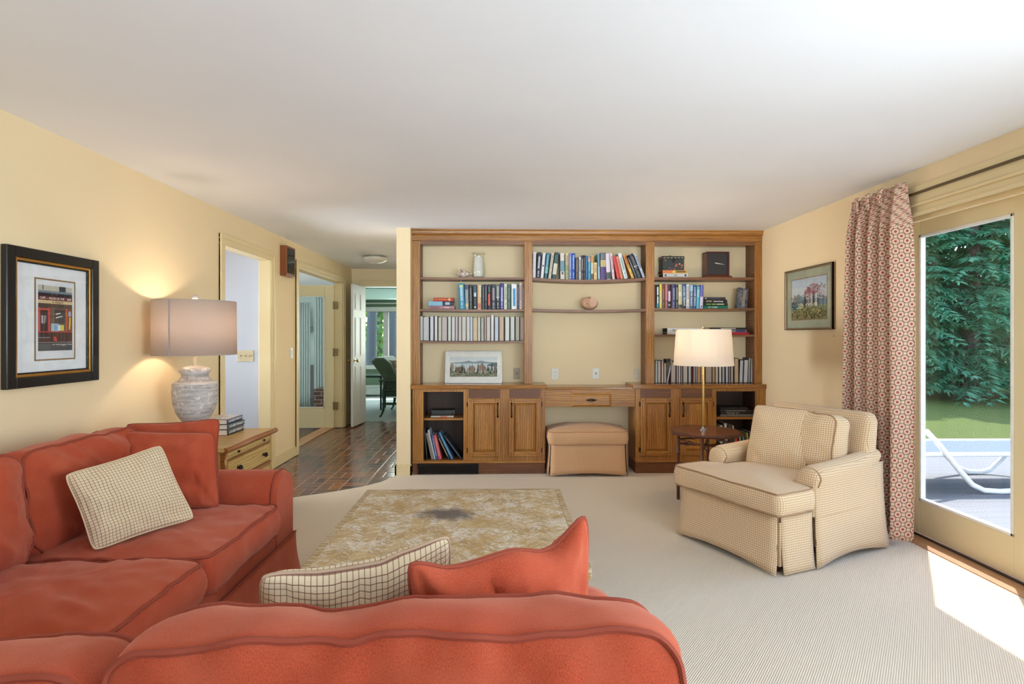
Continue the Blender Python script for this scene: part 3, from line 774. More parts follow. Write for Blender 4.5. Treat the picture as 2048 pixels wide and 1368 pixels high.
# seat + back seen end-on; back leans to the left
prof = [(-2.02, .34), (-1.98, .62), (-2.10, .80), (-2.20, .93), (-2.12, 1.00), (-1.98, 1.00), (-1.86, .90), (-1.78, .72), (-1.70, .60), (-1.25, .58), (-1.25, .34)]
MB().prism([(x, ya + .12, z) for x, z in prof], (0, .95, 0)).build('upholstery', SG, r, bevel=.03)
MB().box(-1.97, -1.2, ya + .04, ya + .12, .34, .60).build('side_panel', flat((52, 74, 60), .8), r)
f = MB()
f.box(-2.03, -1.15, ya - .02, ya + .06, .60, .635); f.box(-1.98, -1.2, ya, ya + .04, .44, .47); f.box(-1.98, -1.2, ya, ya + .05, .20, .24)
f.tube([(-1.93, ya + .02, .6), (-1.965, ya + .02, .4), (-1.95, ya + .02, .22)], .022, 8); 
f.build('arm_frame', GP, r, bevel=.006)
for (lx, ly) in ((-1.95, ya + .02), (-1.22, ya + .02), (-1.95, yb - .05), (-1.22, yb - .05)):
    MB().tube([(lx, ly, .22), (lx - .01, ly, .12), (lx - .04, ly - .01, .03), (lx - .07, ly - .02, 0)], [.026, .022, .016, .018], 8).build('leg', GP, r, smooth=True)
r = thing('throw_pillow', 'patterned grey and brown pillow on the green settee', 'pillow', (-1.75, 9.9, .6))
pb, lp = pillow4((-1.82, 9.82, .62), (-1.60, 9.86, .62), (-1.70, 9.98, .95), (-1.93, 9.92, .96), .1, 3)
m = N('foliage_print'); m.col(m.ramp(m.noise(m.obj(), 14, 3), [(.3, (200, 206, 196)), (.5, (130, 110, 88)), (.7, (96, 80, 60))])); pb.build('cover', m.m, r, smooth=True)
r = thing('sofa', 'brown upholstered sofa behind the green settee in far room', 'sofa', (-1.3, 11.2, 0))
MB().prism([(-1.95, 11, .3), (-1.95, 11, .9), (-1.85, 11, 1.02), (-1.2, 11, 1.02), (-1.2, 11, .3)], (0, .8, 0)).build('upholstery', flat((150, 118, 92), .9), r, bevel=.04, local=False)
MB().tube([(-1.94, 11, .05), (-1.94, 11, .3)], .03, 8).build('leg', IRON, r)
r = thing('side_table', 'small dark table left of the green settee in far room', 'side table', (-2.35, 10.7, 0))
MB().box(-2.66, -2.16, 10.5, 10.95, .60, .64).build('top', GP, r, bevel=.005)
for lx in (-2.64, -2.2):
    for ly in (10.53, 10.92): MB().box(lx, lx + .03, ly - .015, ly + .015, 0, .6).build('leg', BLACK, r)

# ================================================================== BOOKCASE WALL
YU, YC, YF = 5.695, 5.597, 5.617
ZT = .888
# base cabinets
def door_panel(r, x0, x1, z0, z1, hinge_left):
    """raised-panel oak door with handle and hinges"""
    y = YF; fr = .052
    d = MB(); d.box(x0, x0 + fr, y - .020, y, z0, z1); d.box(x1 - fr, x1, y - .020, y, z0, z1)
    dd = d.build('door', OV, r, bevel=.004)
    for q0, q1 in ((z0, z0 + fr * .95), (z1 - fr * .95, z1)): MB().box(x0 + fr, x1 - fr, y - .020, y, q0, q1).build('door_rail', OH, dd, bevel=.004)
    a, b, c, e = x0 + fr, x1 - fr, z0 + fr * .95, z1 - fr * .95; k = .024
    p = MB(); p.add([(a, y - .004, c), (b, y - .004, c), (b, y - .004, e), (a, y - .004, e), (a + k, y - .017, c + k), (b - k, y - .017, c + k), (b - k, y - .017, e - k), (a + k, y - .017, e - k)],
                    [(0, 1, 5, 4), (1, 2, 6, 5), (2, 3, 7, 6), (3, 0, 4, 7), (4, 5, 6, 7)])
    p.build('raised_panel', OV, dd)
    # wooden pegs
    for px in (x0 + .024, x1 - .024):
        for pz in (z0 + .024, z1 - .024): MB().add([(px + .006 * math.cos(k2 * PI / 4), y - .021, pz + .006 * math.sin(k2 * PI / 4)) for k2 in range(8)], [list(range(8))[::-1]]).build('peg', flat((88, 46, 26), .5), dd)
    hx = x1 - .028 if hinge_left else x0 + .028; hz = z1 - .115
    h = MB(); h.tube([(hx, y - .022, hz - .058), (hx, y - .036, hz - .03), (hx, y - .042, hz), (hx, y - .036, hz + .03), (hx, y - .022, hz + .058)], [.004, .006, .0075, .006, .004], 8)
    for sg in (-1, 1):
        h.add([(hx + dx * .012, y - .0225, hz + sg * (.046 + dz * .03)) for dx, dz in ((0, -.3), (.8, .05), (.45, .35), (1, .7), (0, 1.0), (-1, .7), (-.45, .35), (-.8, .05))], [list(range(8)), list(range(8))[::-1]])
    h.build('handle', BRONZE, dd, smooth=True)
    hh = x0 - .004 if hinge_left else x1 + .004
    for z in (z0 + .06, z1 - .06): MB().tube([(hh, y - .012, z - .022), (hh, y - .012, z + .022)], .006, 8).box(hh - .008, hh + .006, y - .006, y + .001, z - .022, z + .022).build('hinge', IRON, dd)

def base_cab(name, label, X0, X1, open_x, doors, tall_panels, toe):
    r = thing(name, label, 'cabinet', ((X0 + X1) / 2, YF, 0))
    b = MB(); a, c = open_x; zb, zt = .128, .846
    za, zo = .17 - .035, .817
    b.box(X0, a, YF, YB, zb, zt) if a - X0 < .15 else b.box(X0, a, YF, YB, zb, zt)
    b.box(c, X1, YF, YB, zb, zt) ; b.box(a, c, YF, YB, zo, zt)
    b.build('body', OV, r, bevel=.002)
    MB().box(a, c, YF + .001, YB, zb - .02, za).build('bottom_board', OH, r)
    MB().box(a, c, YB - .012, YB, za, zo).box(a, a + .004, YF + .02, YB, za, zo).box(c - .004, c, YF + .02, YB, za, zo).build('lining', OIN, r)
    zs = pZ(840, 836, YF + .02); MB().box(a + .004, c - .004, YF + .012, YB - .012, zs - .022, zs).build('shelf', OH, r, bevel=.002)
    MB().box(X0, X1, YF - .012, YB, zb - .018, zb + .001).build('base_moulding', OH, r, bevel=.004)
    for x0, x1 in tall_panels: MB().box(x0, x1, YF - .003, YF, .755, .842).build('rail_panel', ODK, r)
    for x0, x1, hl in doors: door_panel(r, x0, x1, .178, .752, hl)
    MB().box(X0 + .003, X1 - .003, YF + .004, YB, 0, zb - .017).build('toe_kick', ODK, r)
    return r, zs, a, c
cL, zsL, aL, bL = base_cab('base_cabinet', 'left oak base cabinet with open bay at its left and two panelled doors', -.856, .462, (pX(846.6, YF), pX(927, YF)),
    [(pX(936, YF), pX(1001, YF), True), (pX(1017.5, YF), pX(1082.5, YF), False)], [(pX(937, YF), pX(1000, YF)), (pX(1019, YF), pX(1081, YF))], 1)
cR, zsR, aR, bR = base_cab('base_cabinet', 'right oak base cabinet behind the floor lamp, open bay at its right', 1.364, 2.681, (pX(1433, YF), pX(1512, YF)),
    [(pX(1280.5, YF), pX(1343.7, YF), True), (pX(1360, YF), pX(1425, YF), False)], [(pX(1281, YF), pX(1342, YF)), (pX(1362, YF), pX(1424, YF))], 1)
cL['label'] = 'left oak base cabinet, open bay at its left end, black grille at its foot'
# worktops
def top(name, label, x0, x1, y0, z, th):
    return tag(MB().box(x0, x1, y0, YB, z - th, z).build(name, OTOP, bevel=.004), label, 'worktop')
top('counter_top', 'polished oak top of the left base cabinet, under the lake print', -.868, .474, YC, ZT, .042)
top('counter_top', 'polished oak top of the right base cabinet, under the row of books', 1.338, 2.681, YC, ZT, .042)
# desk between
r = thing('desk', 'oak knee-hole desk with one drawer between the two base cabinets', 'desk', (.92, 5.63, .84))
MB().box(.474, 1.364, 5.612, YB, .838, .862).build('desk_top', OTOP, r, bevel=.003)
MB().box(.462, pX(1142, 5.63), 5.625, 5.66, .665, .838).build('apron', OH, r, bevel=.002); MB().box(pX(1222, 5.63), 1.364, 5.625, 5.66, .665, .838).build('apron', OH, r, bevel=.002)
x0, x1 = pX(1142, 5.63), pX(1222, 5.63)
k = .022; z0, z1 = .664, .800; y = 5.625
MB().box(x0, x1, 5.62, 5.66, .80, .838).build('drawer_frame', OH, r)
d = MB(); d.box(x0, x1, y, y + .03, z0, z1); d.add([(x0, y, z0), (x1, y, z0), (x1, y, z1), (x0, y, z1), (x0 + k, y - .016, z0 + k), (x1 - k, y - .016, z0 + k), (x1 - k, y - .016, z1 - k), (x0 + k, y - .016, z1 - k)],
      [(0, 1, 5, 4), (1, 2, 6, 5), (2, 3, 7, 6), (3, 0, 4, 7), (4, 5, 6, 7)])
dr = d.build('drawer', OH, r)
xc = (x0 + x1) / 2; zc = .734
h = MB(); h.tube([(xc - .05, y - .018, zc), (xc - .03, y - .026, zc - .004), (xc, y - .036, zc), (xc + .03, y - .026, zc - .004), (xc + .05, y - .018, zc)], [.004, .006, .008, .006, .004], 8)
h.lathe([(.010, 0), (.013, .006), (.004, .014)], (0, 0, 0), 12)
h.v[-36:] = [Vector((xc + v.x, y - .035 - v.z, zc + v.y)) for v in h.v[-36:]]
h.add([(xc + a, y - .017, zc + b) for a, b in ((-.055, 0), (-.03, -.012), (0, -.016), (.03, -.012), (.055, 0), (.03, .012), (0, .016), (-.03, .012))], [list(range(8))])
h.build('handle', BRONZE, dr, smooth=True)
# toe-kick grille
r = thing('floor_register', 'black slotted register grille in the left cabinet toe kick', 'vent', (-.5, 5.61, .05))
x0, x1 = pX(835.5, 5.61), pX(957, 5.61)
g = MB(); g.box(x0, x1, 5.606, 5.622, .004, .014); g.box(x0, x1, 5.606, 5.622, .094, .104); g.box(x0, x0 + .012, 5.606, 5.622, .004, .104); g.box(x1 - .012, x1, 5.606, 5.622, .004, .104)
g.build('frame', IRON, r); g = MB()
for i in range(9): g.box(x0, x1, 5.608, 5.614, .016 + i * .0088, .0195 + i * .0088)
for i in range(18): g.box(x0 + (x1 - x0) * (i + 1) / 19 - .002, x0 + (x1 - x0) * (i + 1) / 19 + .002, 5.607, 5.615, .01, .098)
g.build('slats', IRON, r); MB().box(x0 + .01, x1 - .01, 5.614, 5.6215, .01, .1).build('duct', flat((12, 11, 11), .9), r)

# upper bookcase
r = thing('bookcase', 'built-in oak bookcase with three bays reaching the ceiling', 'bookcase', (.92, 5.8, ZT))
SX = [(-.873, -.791), (.257, .338), (1.492, 1.578), (2.61, 2.681)]
for i, (x0, x1) in enumerate(SX):
    MB().box(x0, x1, YU, YU + .02, ZT, 2.33).build('upright', OV, r, bevel=.003)
    xa, xb = (x0, x0 + .02) if i == 0 else ((x1 - .02, x1) if i == 3 else (x0 + .006, x1 - .006))
    if i == 0: xa, xb = x0, x1 - .004
    if i == 3: xa, xb = x0 + .004, x1
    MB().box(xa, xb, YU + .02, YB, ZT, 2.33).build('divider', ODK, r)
MB().box(-.873, 2.681, YU - .004, YU + .02, 2.332, 2.384).box(-.873, 2.681, YU, YU + .02, 2.384, CH).build('frieze', OH, r, bevel=.002)
MB().prism([(-.879, YU - .004, 2.384), (-.879, YU - .026, 2.40), (-.879, YU - .03, 2.425), (-.879, YU - .04, CH), (-.879, YU + .01, CH), (-.879, YU + .01, 2.384)], (3.56, 0, 0)).build('crown', OH, r, bevel=.002)
for i in range(3): MB().box(SX[i][1], SX[i + 1][0], YU + .004, YU + .018, 2.293, 2.332).build('valance_rail', OSH, r)
SH = {}
def shelf(key, bay, z, th, sag):
    x0, x1 = SX[bay][1] + (.0 if bay == 0 else -.006), SX[bay + 1][0] + (.006 if bay < 2 else .004)
    def zf(x): u = (x - x0) / (x1 - x0); return z - sag * 4 * u * (1 - u)
    g = MB(); n = 16; xs = [x0 + (x1 - x0) * i / n for i in range(n + 1)]
    for a, b in zip(xs[:-1], xs[1:]):
        g.add([(a, YU + .02, zf(a) - th), (b, YU + .02, zf(b) - th), (b, YB, zf(b) - th), (a, YB, zf(a) - th), (a, YU + .02, zf(a)), (b, YU + .02, zf(b)), (b, YB, zf(b)), (a, YB, zf(a))],
              [(3, 2, 1, 0), (4, 5, 6, 7), (0, 1, 5, 4), (2, 3, 7, 6)])
    g.build('shelf', OSH, r); SH[key] = zf
shelf('L1', 0, 1.966, .024, .002); shelf('L2', 0, 1.646, .024, .006); shelf('L3', 0, 1.323, .022, .005)
shelf('M1', 1, 1.966, .028, .022); shelf('M2', 1, 1.650, .027, .012)
shelf('R1', 2, 1.972, .030, .002); shelf('R2', 2, 1.657, .024, .006); shelf('R3', 2, 1.388, .022, .003)

# ================================================================== BOOKS
ORD = ['first', 'second', 'third', 'fourth', 'fifth', 'sixth', 'seventh', 'eighth', 'ninth', 'tenth', 'eleventh', 'twelfth', 'thirteenth', 'fourteenth', 'fifteenth', 'sixteenth', 'seventeenth', 'eighteenth', 'nineteenth', 'twentieth', 'twenty-first', 'twenty-second', 'twenty-third', 'twenty-fourth', 'twenty-fifth', 'twenty-sixth', 'twenty-seventh', 'twenty-eighth', 'twenty-ninth', 'thirtieth']
def book(loc, t, h, d, cover, label, group, pages_out=False, lean=0, rotz=0, pg=(228, 222, 208), deco=None, pivot=0, flatlay=False, name='book'):
    """upright book: local x = thickness (0..t), y = 0 front .. d back, z up. deco(mb list) adds printed marks on the outward side"""
    r = thing(name, label, 'book', loc, rotz, group, roty=lean)
    cm = flat(cover, .42, name='book_cloth'); pm = flat(pg, .85, name='book_paper', var=.02)
    k = .0022; off = -t if pivot else 0
    c = MB(); o = off
    c.box(o, o + k, 0, d, 0, h); c.box(o + t - k, o + t, 0, d, 0, h)
    if pages_out: c.box(o, o + t, d - k, d, 0, h)
    else:
        n = 6; pr = []
        for i in range(n + 1): u = i / n; pr.append((o + t * u, -.0035 * math.sin(PI * u), 0))
        c.prism(pr + [(o + t, k, 0), (o, k, 0)], (0, 0, h))
    c.build('cover', cm, r, local=True)
    p = MB(); p.box(o + k, o + t - k, .006 if pages_out else k, d - .006 if not pages_out else d - k, .004, h - .004); p.build('pages', pm, r, local=True)
    if deco and not pages_out:
        for (z0, z1, x0, x1, col) in deco:
            q = MB(); n = 4
            pts = [(o + t * (x0 + (x1 - x0) * i / n)) for i in range(n + 1)]
            def yy(x): return -.0035 * math.sin(PI * (x - o) / t) - .0006
            for a, b in zip(pts[:-1], pts[1:]): q.poly([(a, yy(a), h * z0), (b, yy(b), h * z0), (b, yy(b), h * z1), (a, yy(a), h * z1)])
            q.build('spine_panel', flat(col, .45, name='spine_print'), r, local=True)
    return r
def marks(rnd, col, z0=.12, z1=.85, x0=.3, x1=.7, n=9):
    out = []; z = z0; st = (z1 - z0) / n
    for i in range(n):
        out.append((z, z + st * rnd.uniform(.45, .72), x0, x1, col)); z += st
    return out
def markmesh(r, t, h, spec, col, off=0):
    """small title marks down a spine, one mesh"""
    q = MB()
    for z0, z1, x0, x1 in spec:
        a, b = off + t * x0, off + t * x1; y = -.0045
        q.poly([(a, y, h * z0), (b, y, h * z0), (b, y, h * z1), (a, y, h * z1)])
    q.build('title', flat(col, .5, name='spine_ink'), r, local=True)
def spine_text(r, s, t, h, col, off=0, frac=.8, cz=.5, down=True):
    """title running down the spine"""
    M = WM[r.name] @ Matrix.Translation((off + t / 2, -.005, h * cz)) @ Matrix.Rotation(PI / 2, 4, 'X') @ Matrix.Rotation(-PI / 2 if down else PI / 2, 4, 'Z')
    text(s, t * .72, flat(col, .5, name='spine_ink'), r, M, 'title', .0002, True, fit=h * frac)

CN = {'teal': (16, 126, 160)}
def row(data, zf, bay, Y, group, where, d=.17, pages=False):
    """data: (x0, x1, ytop, lean_px, colour, colourname, title colour or None, extra)"""
    rnd = random.Random(len(data) * 7 + bay)
    for i, rec in enumerate(data):
        x0, x1, yt, lp, col, cn, tc, ex = (list(rec) + [None] * 8)[:8]
        X0, X1 = pX(x0, Y), pX(x1, Y); z = zf((X0 + X1) / 2)
        zt = pZ((x0 + x1) / 2 + lp, yt, Y); h = max(.08, zt - z); lx = (lp or 0) * (X1 - X0) / (x1 - x0)
        ang = math.atan2(lx, h); hh = h / math.cos(ang) - (0 if not lp else abs(math.sin(ang)) * (X1 - X0) * .5); t = (X1 - X0) * math.cos(ang) - .0006
        piv = lp is not None and lp > 0
        # keep the lowest corner on the shelf
        loc = (X1 if piv else X0, Y, z + .0005)
        sz = 'thin' if t < .022 else ('thick' if t > .046 else '')
        label = f"{sz + ' ' if sz else ''}{cn} hardback, {ORD[i]} from left, {where}"
        if pages: label = f"{sz + ' ' if sz else ''}book with {cn} pages outward, {ORD[i]} from left, {where}"
        dd = d + rnd.uniform(-.015, .01)
        r = book(loc, t, hh, dd, col if not pages else (ex or rnd.choice([(40, 42, 60), (110, 50, 50), (60, 60, 64), (150, 140, 120), (44, 70, 66), (70, 50, 46)])),
                 label, group, pages, ang, 0, pg=(col if pages else (226, 220, 206)), pivot=piv, deco=ex if not pages else None)
        off = -t if piv else 0
        if not pages and tc:
            if isinstance(tc, str): spine_text(r, tc, t, hh, (226, 232, 240), off)
            else:
                sp = []; z = rnd.uniform(.3, .42); e = rnd.uniform(.82, .93)
                while z < e: s = rnd.uniform(.018, .03); sp.append((z, z + s, .3, .72)); z += s + rnd.uniform(.01, .016)
                z = .06; sp.append((z, z + .035, .35, .65))
                z = .14
                while z < .26: s = .016; sp.append((z, z + s, .36, .66)); z += s + .012
                markmesh(r, t, hh, sp, tc, off)

WH = (226, 226, 222)
gl2 = 'hardbacks on second shelf of left bay'
rowL2 = [(918.2, 929.9, 566.7, -2, (14, 128, 164), 'bright teal', (196, 226, 236), [(.84, .94, .2, .8, (196, 206, 60))]),
 (931, 937.5, 569, -1, (150, 156, 160), 'blue grey', None, [(.8, .99, .02, .98, (70, 84, 110)), (.1, .24, .02, .98, (206, 186, 130))]),
 (938.8, 945, 569, -1, (46, 50, 50), 'charcoal green', (150, 150, 140), None),
 (946.3, 954, 569.5, -.5, (30, 28, 48), 'midnight blue', None, [(.55, .97, .05, .95, (58, 80, 104)), (.52, .68, .25, .85, (220, 224, 230)), (.06, .13, .3, .7, (200, 206, 190)), (.2, .45, .3, .7, (70, 70, 76))]),
 (955.2, 962.6, 570, -.4, (210, 172, 126), 'peach', None, [(.5, .98, .6, .98, (222, 214, 190)), (.05, .25, .1, .9, (190, 110, 90))]),
 (964.2, 969, 569, 0, (54, 62, 68), 'slate', (120, 126, 130), None), (969.6, 974.3, 569, 0, (44, 46, 66), 'dark indigo', (160, 160, 170), None),
 (975.4, 981.5, 569, 0, (36, 34, 40), 'black', None, [(.16, .62, .15, .75, (218, 90, 74)), (.68, .92, .2, .7, (96, 110, 104))]),
 (982.5, 991.3, 568.5, 0, (42, 44, 60), 'navy', (196, 170, 176), None),
 (992.2, 999.2, 569, 0, (34, 38, 44), 'grey topped black', (190, 196, 200), [(.5, .98, .02, .98, (112, 120, 112)), (.46, .5, .02, .98, (210, 210, 204))]),
 (999.8, 1007.6, 566.5, 0, (46, 42, 112), 'royal purple', (214, 214, 236), None), (1008.3, 1014.1, 568.5, 0, (216, 216, 200), 'ivory', (120, 118, 110), None),
 (1014.7, 1021.2, 568.5, 0, (62, 98, 88), 'forest green', (120, 150, 140), None),
 (1022.9, 1033.5, 568, 0, (228, 228, 228), 'white', None, [(.12, .82, .28, .76, (64, 140, 190))]),
 (1034, 1038.2, 571, 0, (48, 58, 72), 'short slate blue', (150, 160, 170), None), (1038.7, 1044, 565.5, 0, (206, 178, 168), 'tall pink cream', (150, 100, 96), None),
 (1044.5, 1048.2, 568.5, 0, (124, 114, 114), 'grey brown', (170, 160, 160), None)]
row(rowL2, SH['L2'], 0, 5.73, gl2, 'second shelf, left bay')

LG = [(840.4, 846.3, 632), (846.6, 858.3, 633.6), (860, 867.5, 632.3), (869, 875.2, 632), (876.5, 883.2, 634.3), (883.8, 894.4, 634), (896, 902.4, 632.8), (903.3, 910.2, 633.7), (910.8, 915.9, 633), (916.8, 923.2, 633.7), (923.7, 932.3, 633.3), (933, 939.8, 633.3), (940.2, 945.5, 633.3), (945.9, 954.9, 635.2), (955.4, 961, 634.4), (961.8, 967.8, 635), (968.8, 972.4, 632.3), (973.1, 980.7, 633.4), (982, 987.8, 629.2), (989.4, 997, 633.8), (998.5, 1007.8, 633), (1010, 1019, 633.6), (1020.7, 1029.3, 633), (1030.8, 1038.9, 633), (1040.2, 1048.2, 634.2)]
pc = [(214, 214, 210), (206, 208, 208), (216, 220, 226), (226, 226, 226), (216, 208, 192), (200, 190, 186), (224, 224, 218), (220, 220, 218), (212, 204, 202), (212, 202, 198), (210, 206, 196), (214, 212, 206), (216, 222, 232), (214, 194, 160), (222, 214, 200), (198, 198, 190), (220, 202, 182), (210, 206, 200), (230, 224, 230), (208, 214, 226), (208, 182, 160), (224, 224, 218), (214, 216, 208), (186, 178, 164), (172, 154, 140)]
pn = ['pale grey', 'light grey', 'blue white', 'white', 'cream', 'pinkish grey', 'bright white', 'white', 'rosy', 'rosy cream', 'cream grey', 'light grey', 'bluish', 'tan', 'ivory', 'grey', 'deckled tan', 'grey white', 'tallest white', 'cool blue', 'buff', 'clean white', 'off-white', 'beige grey', 'shaded brown']  # the last book has the brownest pages
pcv = [(60, 60, 66), (110, 40, 48), (36, 36, 56), (110, 50, 60), (60, 62, 60), (170, 160, 156), (90, 90, 60), (50, 50, 56), (120, 60, 56), (60, 50, 50), (70, 66, 60), (130, 120, 110), (40, 46, 76), (110, 90, 60), (40, 60, 64), (70, 70, 66), (130, 60, 50), (120, 110, 100), (160, 150, 140), (44, 50, 80), (70, 44, 44), (52, 54, 62), (60, 66, 60), (56, 52, 48), (100, 80, 70)]
row([(a, b, y, 0, c, n, None, cv) for (a, b, y), c, n, cv in zip(LG, pc, pn, pcv)], SH['L3'], 0, 5.73, 'books turned fore edge out on third shelf of left bay', 'third shelf, left bay', .17, True)

rowM = [(1065.2, 1071.2, 503.8, 1, (216, 216, 222), 'greyish white', None, None), (1071.9, 1080, 504.5, 3.2, (42, 42, 58), 'blue black', (226, 226, 230), None),
 (1081, 1086.7, 506, 4.6, (226, 226, 230), 'white', None, [(.46, .52, .2, .8, (110, 110, 110))]), (1087.8, 1094.6, 506, 5.2, (46, 110, 140), 'teal blue', (150, 200, 210), [(.2, .45, .02, .98, (120, 180, 176)), (.02, .2, .02, .98, (20, 56, 66))]),
 (1096.3, 1101.6, 506, 6.8, (212, 206, 186), 'cream', (150, 140, 120), None), (1103.3, 1111.5, 505, 6.8, (40, 70, 72), 'dark green banded cream', None, [(.16, .58, .02, .98, (206, 202, 186)), (.62, .9, .1, .9, (66, 98, 92))]),
 (1121, 1129.4, 506, -.5, (218, 208, 196), 'cream and slate', None, [(.3, .7, .02, .98, (110, 150, 166)), (.18, .28, .3, .7, (60, 70, 66))]), (1131, 1137.3, 506.5, 0, (214, 196, 150), 'straw and sage', (120, 110, 80), [(.02, .55, .02, .98, (166, 184, 130))]),
 (1138, 1143, 506.5, 0, (134, 134, 204), 'lilac blue', (190, 200, 230), None), (1143.4, 1150.2, 506.5, 0, (28, 78, 160), 'cobalt', (180, 200, 230), None),
 (1151.4, 1156.7, 515.5, 0, (84, 76, 74), 'short brown grey', (170, 150, 130), None), (1157.8, 1162.1, 514, 0, (212, 212, 216), 'short white', (60, 60, 66), None),
 (1162.5, 1166.6, 511, 0, (64, 60, 70), 'dark grey', (190, 180, 180), None), (1167, 1170, 510.5, 0, (54, 50, 46), 'blackish brown', (170, 160, 130), None),
 (1170.4, 1175.3, 511.5, 0, (38, 88, 146), 'mid blue', (90, 140, 180), None), (1175.6, 1181.7, 513.5, 0, (58, 130, 160), 'turquoise', (150, 200, 210), [(.78, .98, .05, .95, (196, 150, 130))]),
 (1182.1, 1187.3, 511.5, 0, (212, 206, 180), 'tan topped', None, [(.7, .98, .02, .98, (206, 158, 82)), (.02, .25, .02, .98, (110, 90, 80))]), (1188.2, 1194, 525, 0, (240, 208, 154), 'shortest butter yellow', (150, 120, 80), None),
 (1195.4, 1200, 507.5, -.5, (100, 150, 166), 'grey teal', None, [(.02, .5, .3, .9, (170, 200, 212))]), (1200.8, 1212, 506, 0, (84, 54, 122), 'purple with buff band', None, [(.48, .74, .02, .98, (196, 178, 120)), (.76, .98, .02, .98, (110, 116, 116))]),
 (1213.7, 1221.9, 507, -2.9, (218, 208, 220), 'lilac white', None, [(.02, .28, .02, .98, (70, 84, 80))]), (1225.2, 1230, 506, -5.8, (228, 208, 212), 'pinkish white', (180, 90, 130), None),
 (1234.6, 1241.3, 512, -9.6, (204, 58, 60), 'plain red', None, None), (1241.8, 1246.8, 513, -9.8, (222, 146, 106), 'coral', (190, 90, 110), None),
 (1248.6, 1256.2, 506.5, -13.0, (214, 222, 228), 'leaning pale white', (90, 150, 130), None), (1263.6, 1269.3, 509, -18.6, (228, 140, 66), 'orange and yellow', (60, 50, 30), [(.02, .55, .02, .98, (226, 190, 90))]),
 (1271.2, 1275.6, 515.5, -16.5, (70, 76, 82), 'dark grey leaning', (160, 160, 150), None), (1276.4, 1284.8, 508, -18.8, (28, 30, 40), 'black with white band', (120, 120, 130), [(.46, .5, .02, .98, (220, 224, 230))]),
 (1286.0, 1291.2, 508.5, -18.6, (186, 196, 216), 'pale blue leaning', (90, 90, 110), None)]
row(rowM, SH['M1'], 1, 5.735, 'hardbacks on top shelf of middle bay', 'top shelf, middle bay')

rowR2 = [(1309.3, 1311.2, 569.5, 0, (124, 82, 88), 'dull pink', None, None), (1312.8, 1317.9, 569.5, 0, (24, 26, 34), 'black and aqua', None, [(.55, .9, .2, .85, (216, 220, 228)), (.2, .5, .2, .85, (190, 220, 220)), (.02, .2, .1, .9, (40, 160, 190))]),
 (1319, 1324, 568, 0, (226, 208, 64), 'yellow', None, [(.15, .7, .02, .98, (212, 210, 140))]), (1324.6, 1328.8, 570.5, 0, (126, 74, 66), 'chestnut', (190, 150, 120), None), (1329.6, 1335.7, 568, 0, (170, 96, 100), 'pink and brown', (220, 150, 170), [(.02, .32, .02, .98, (120, 94, 78))]),
 (1336.2, 1341.4, 569, 0, (42, 34, 48), 'black with lilac panel', None, [(.3, .72, .05, .9, (216, 200, 224)), (.12, .16, .1, .8, (220, 220, 220))]), (1341.8, 1343.7, 568.5, 0, (112, 28, 52), 'dark crimson', None, None),
 (1344.1, 1351.2, 568.5, 0, (54, 54, 104), 'violet navy', (170, 170, 200), None), (1351.5, 1355.9, 569.5, 0, (50, 52, 54), 'dark grey', (210, 210, 206), None), (1356.7, 1364.3, 569, 0, (196, 192, 148), 'pale olive', None, [(.5, .68, .1, .9, (226, 214, 196)), (.02, .16, .02, .98, (80, 70, 60))]),
 (1364.9, 1371.7, 568, 0, (18, 84, 146), 'deep blue', 'LOUISE PENNY', [(.02, .3, .02, .98, (22, 26, 34))]), (1372.2, 1378.6, 569, .5, (222, 220, 216), 'white', (140, 140, 130), [(.03, .09, .3, .7, (40, 40, 40))]),
 (1379.3, 1385.5, 569, .6, (76, 104, 146), 'pale topped blue', 'LOUISE PENNY', [(.72, .98, .02, .98, (150, 190, 224))]), (1386.1, 1392, 570, .9, (36, 84, 134), 'sea blue', 'LOUISE PENNY', None),
 (1392.6, 1398.5, 572.5, 1.4, (84, 180, 216), 'sky blue', None, [(.5, .85, .1, .9, (150, 206, 220))]), (1399, 1405.6, 570, 2.0, (106, 106, 186), 'periwinkle', None, [(.02, .5, .05, .95, (206, 206, 226)), (.05, .12, .3, .7, (50, 60, 90))])]
row(rowR2, SH['R2'], 2, 5.73, 'hardbacks on second shelf of right bay', 'second shelf, right bay')

rowC = [(1309.1, 1310.6, 721), (1311, 1315.4, 720.5), (1315.8, 1321.9, 721), (1322.9, 1327.5, 721), (1328.2, 1332.6, 726), (1342, 1351.6, 724.8), (1353, 1356.5, 722), (1356.9, 1361.5, 722), (1362.2, 1365.3, 723), (1366.2, 1375.5, 724), (1376.8, 1382.4, 724), (1382.8, 1386.5, 722), (1387, 1390.4, 722), (1391, 1394, 724), (1394.3, 1402, 722), (1402.3, 1410, 723), (1411, 1424, 722), (1424.6, 1430.6, 723), (1431, 1436.8, 722), (1437.9, 1443.4, 721), (1444.4, 1449.8, 722), (1451.4, 1456.8, 722), (1457.4, 1461, 723), (1461.6, 1467, 722), (1468.8, 1477.5, 716.4), (1478.4, 1485.6, 720.3), (1486.8, 1495.4, 719.8), (1495.9, 1500.6, 715.8), (1500.9, 1508, 716.5)]
cc = [(196, 190, 184), (204, 208, 206), (214, 196, 184), (224, 196, 184), (206, 200, 180), (190, 178, 168), (210, 196, 192), (204, 206, 208), (206, 190, 176), (196, 188, 176), (204, 202, 196), (110, 40, 44), (222, 204, 196), (206, 204, 190), (186, 146, 108), (202, 182, 150), (170, 158, 144), (184, 146, 112), (206, 198, 176), (208, 208, 208), (190, 184, 178), (206, 206, 206), (160, 160, 156), (200, 176, 160), (196, 166, 134), (196, 198, 200), (206, 208, 208), (196, 178, 160), (206, 208, 218)]
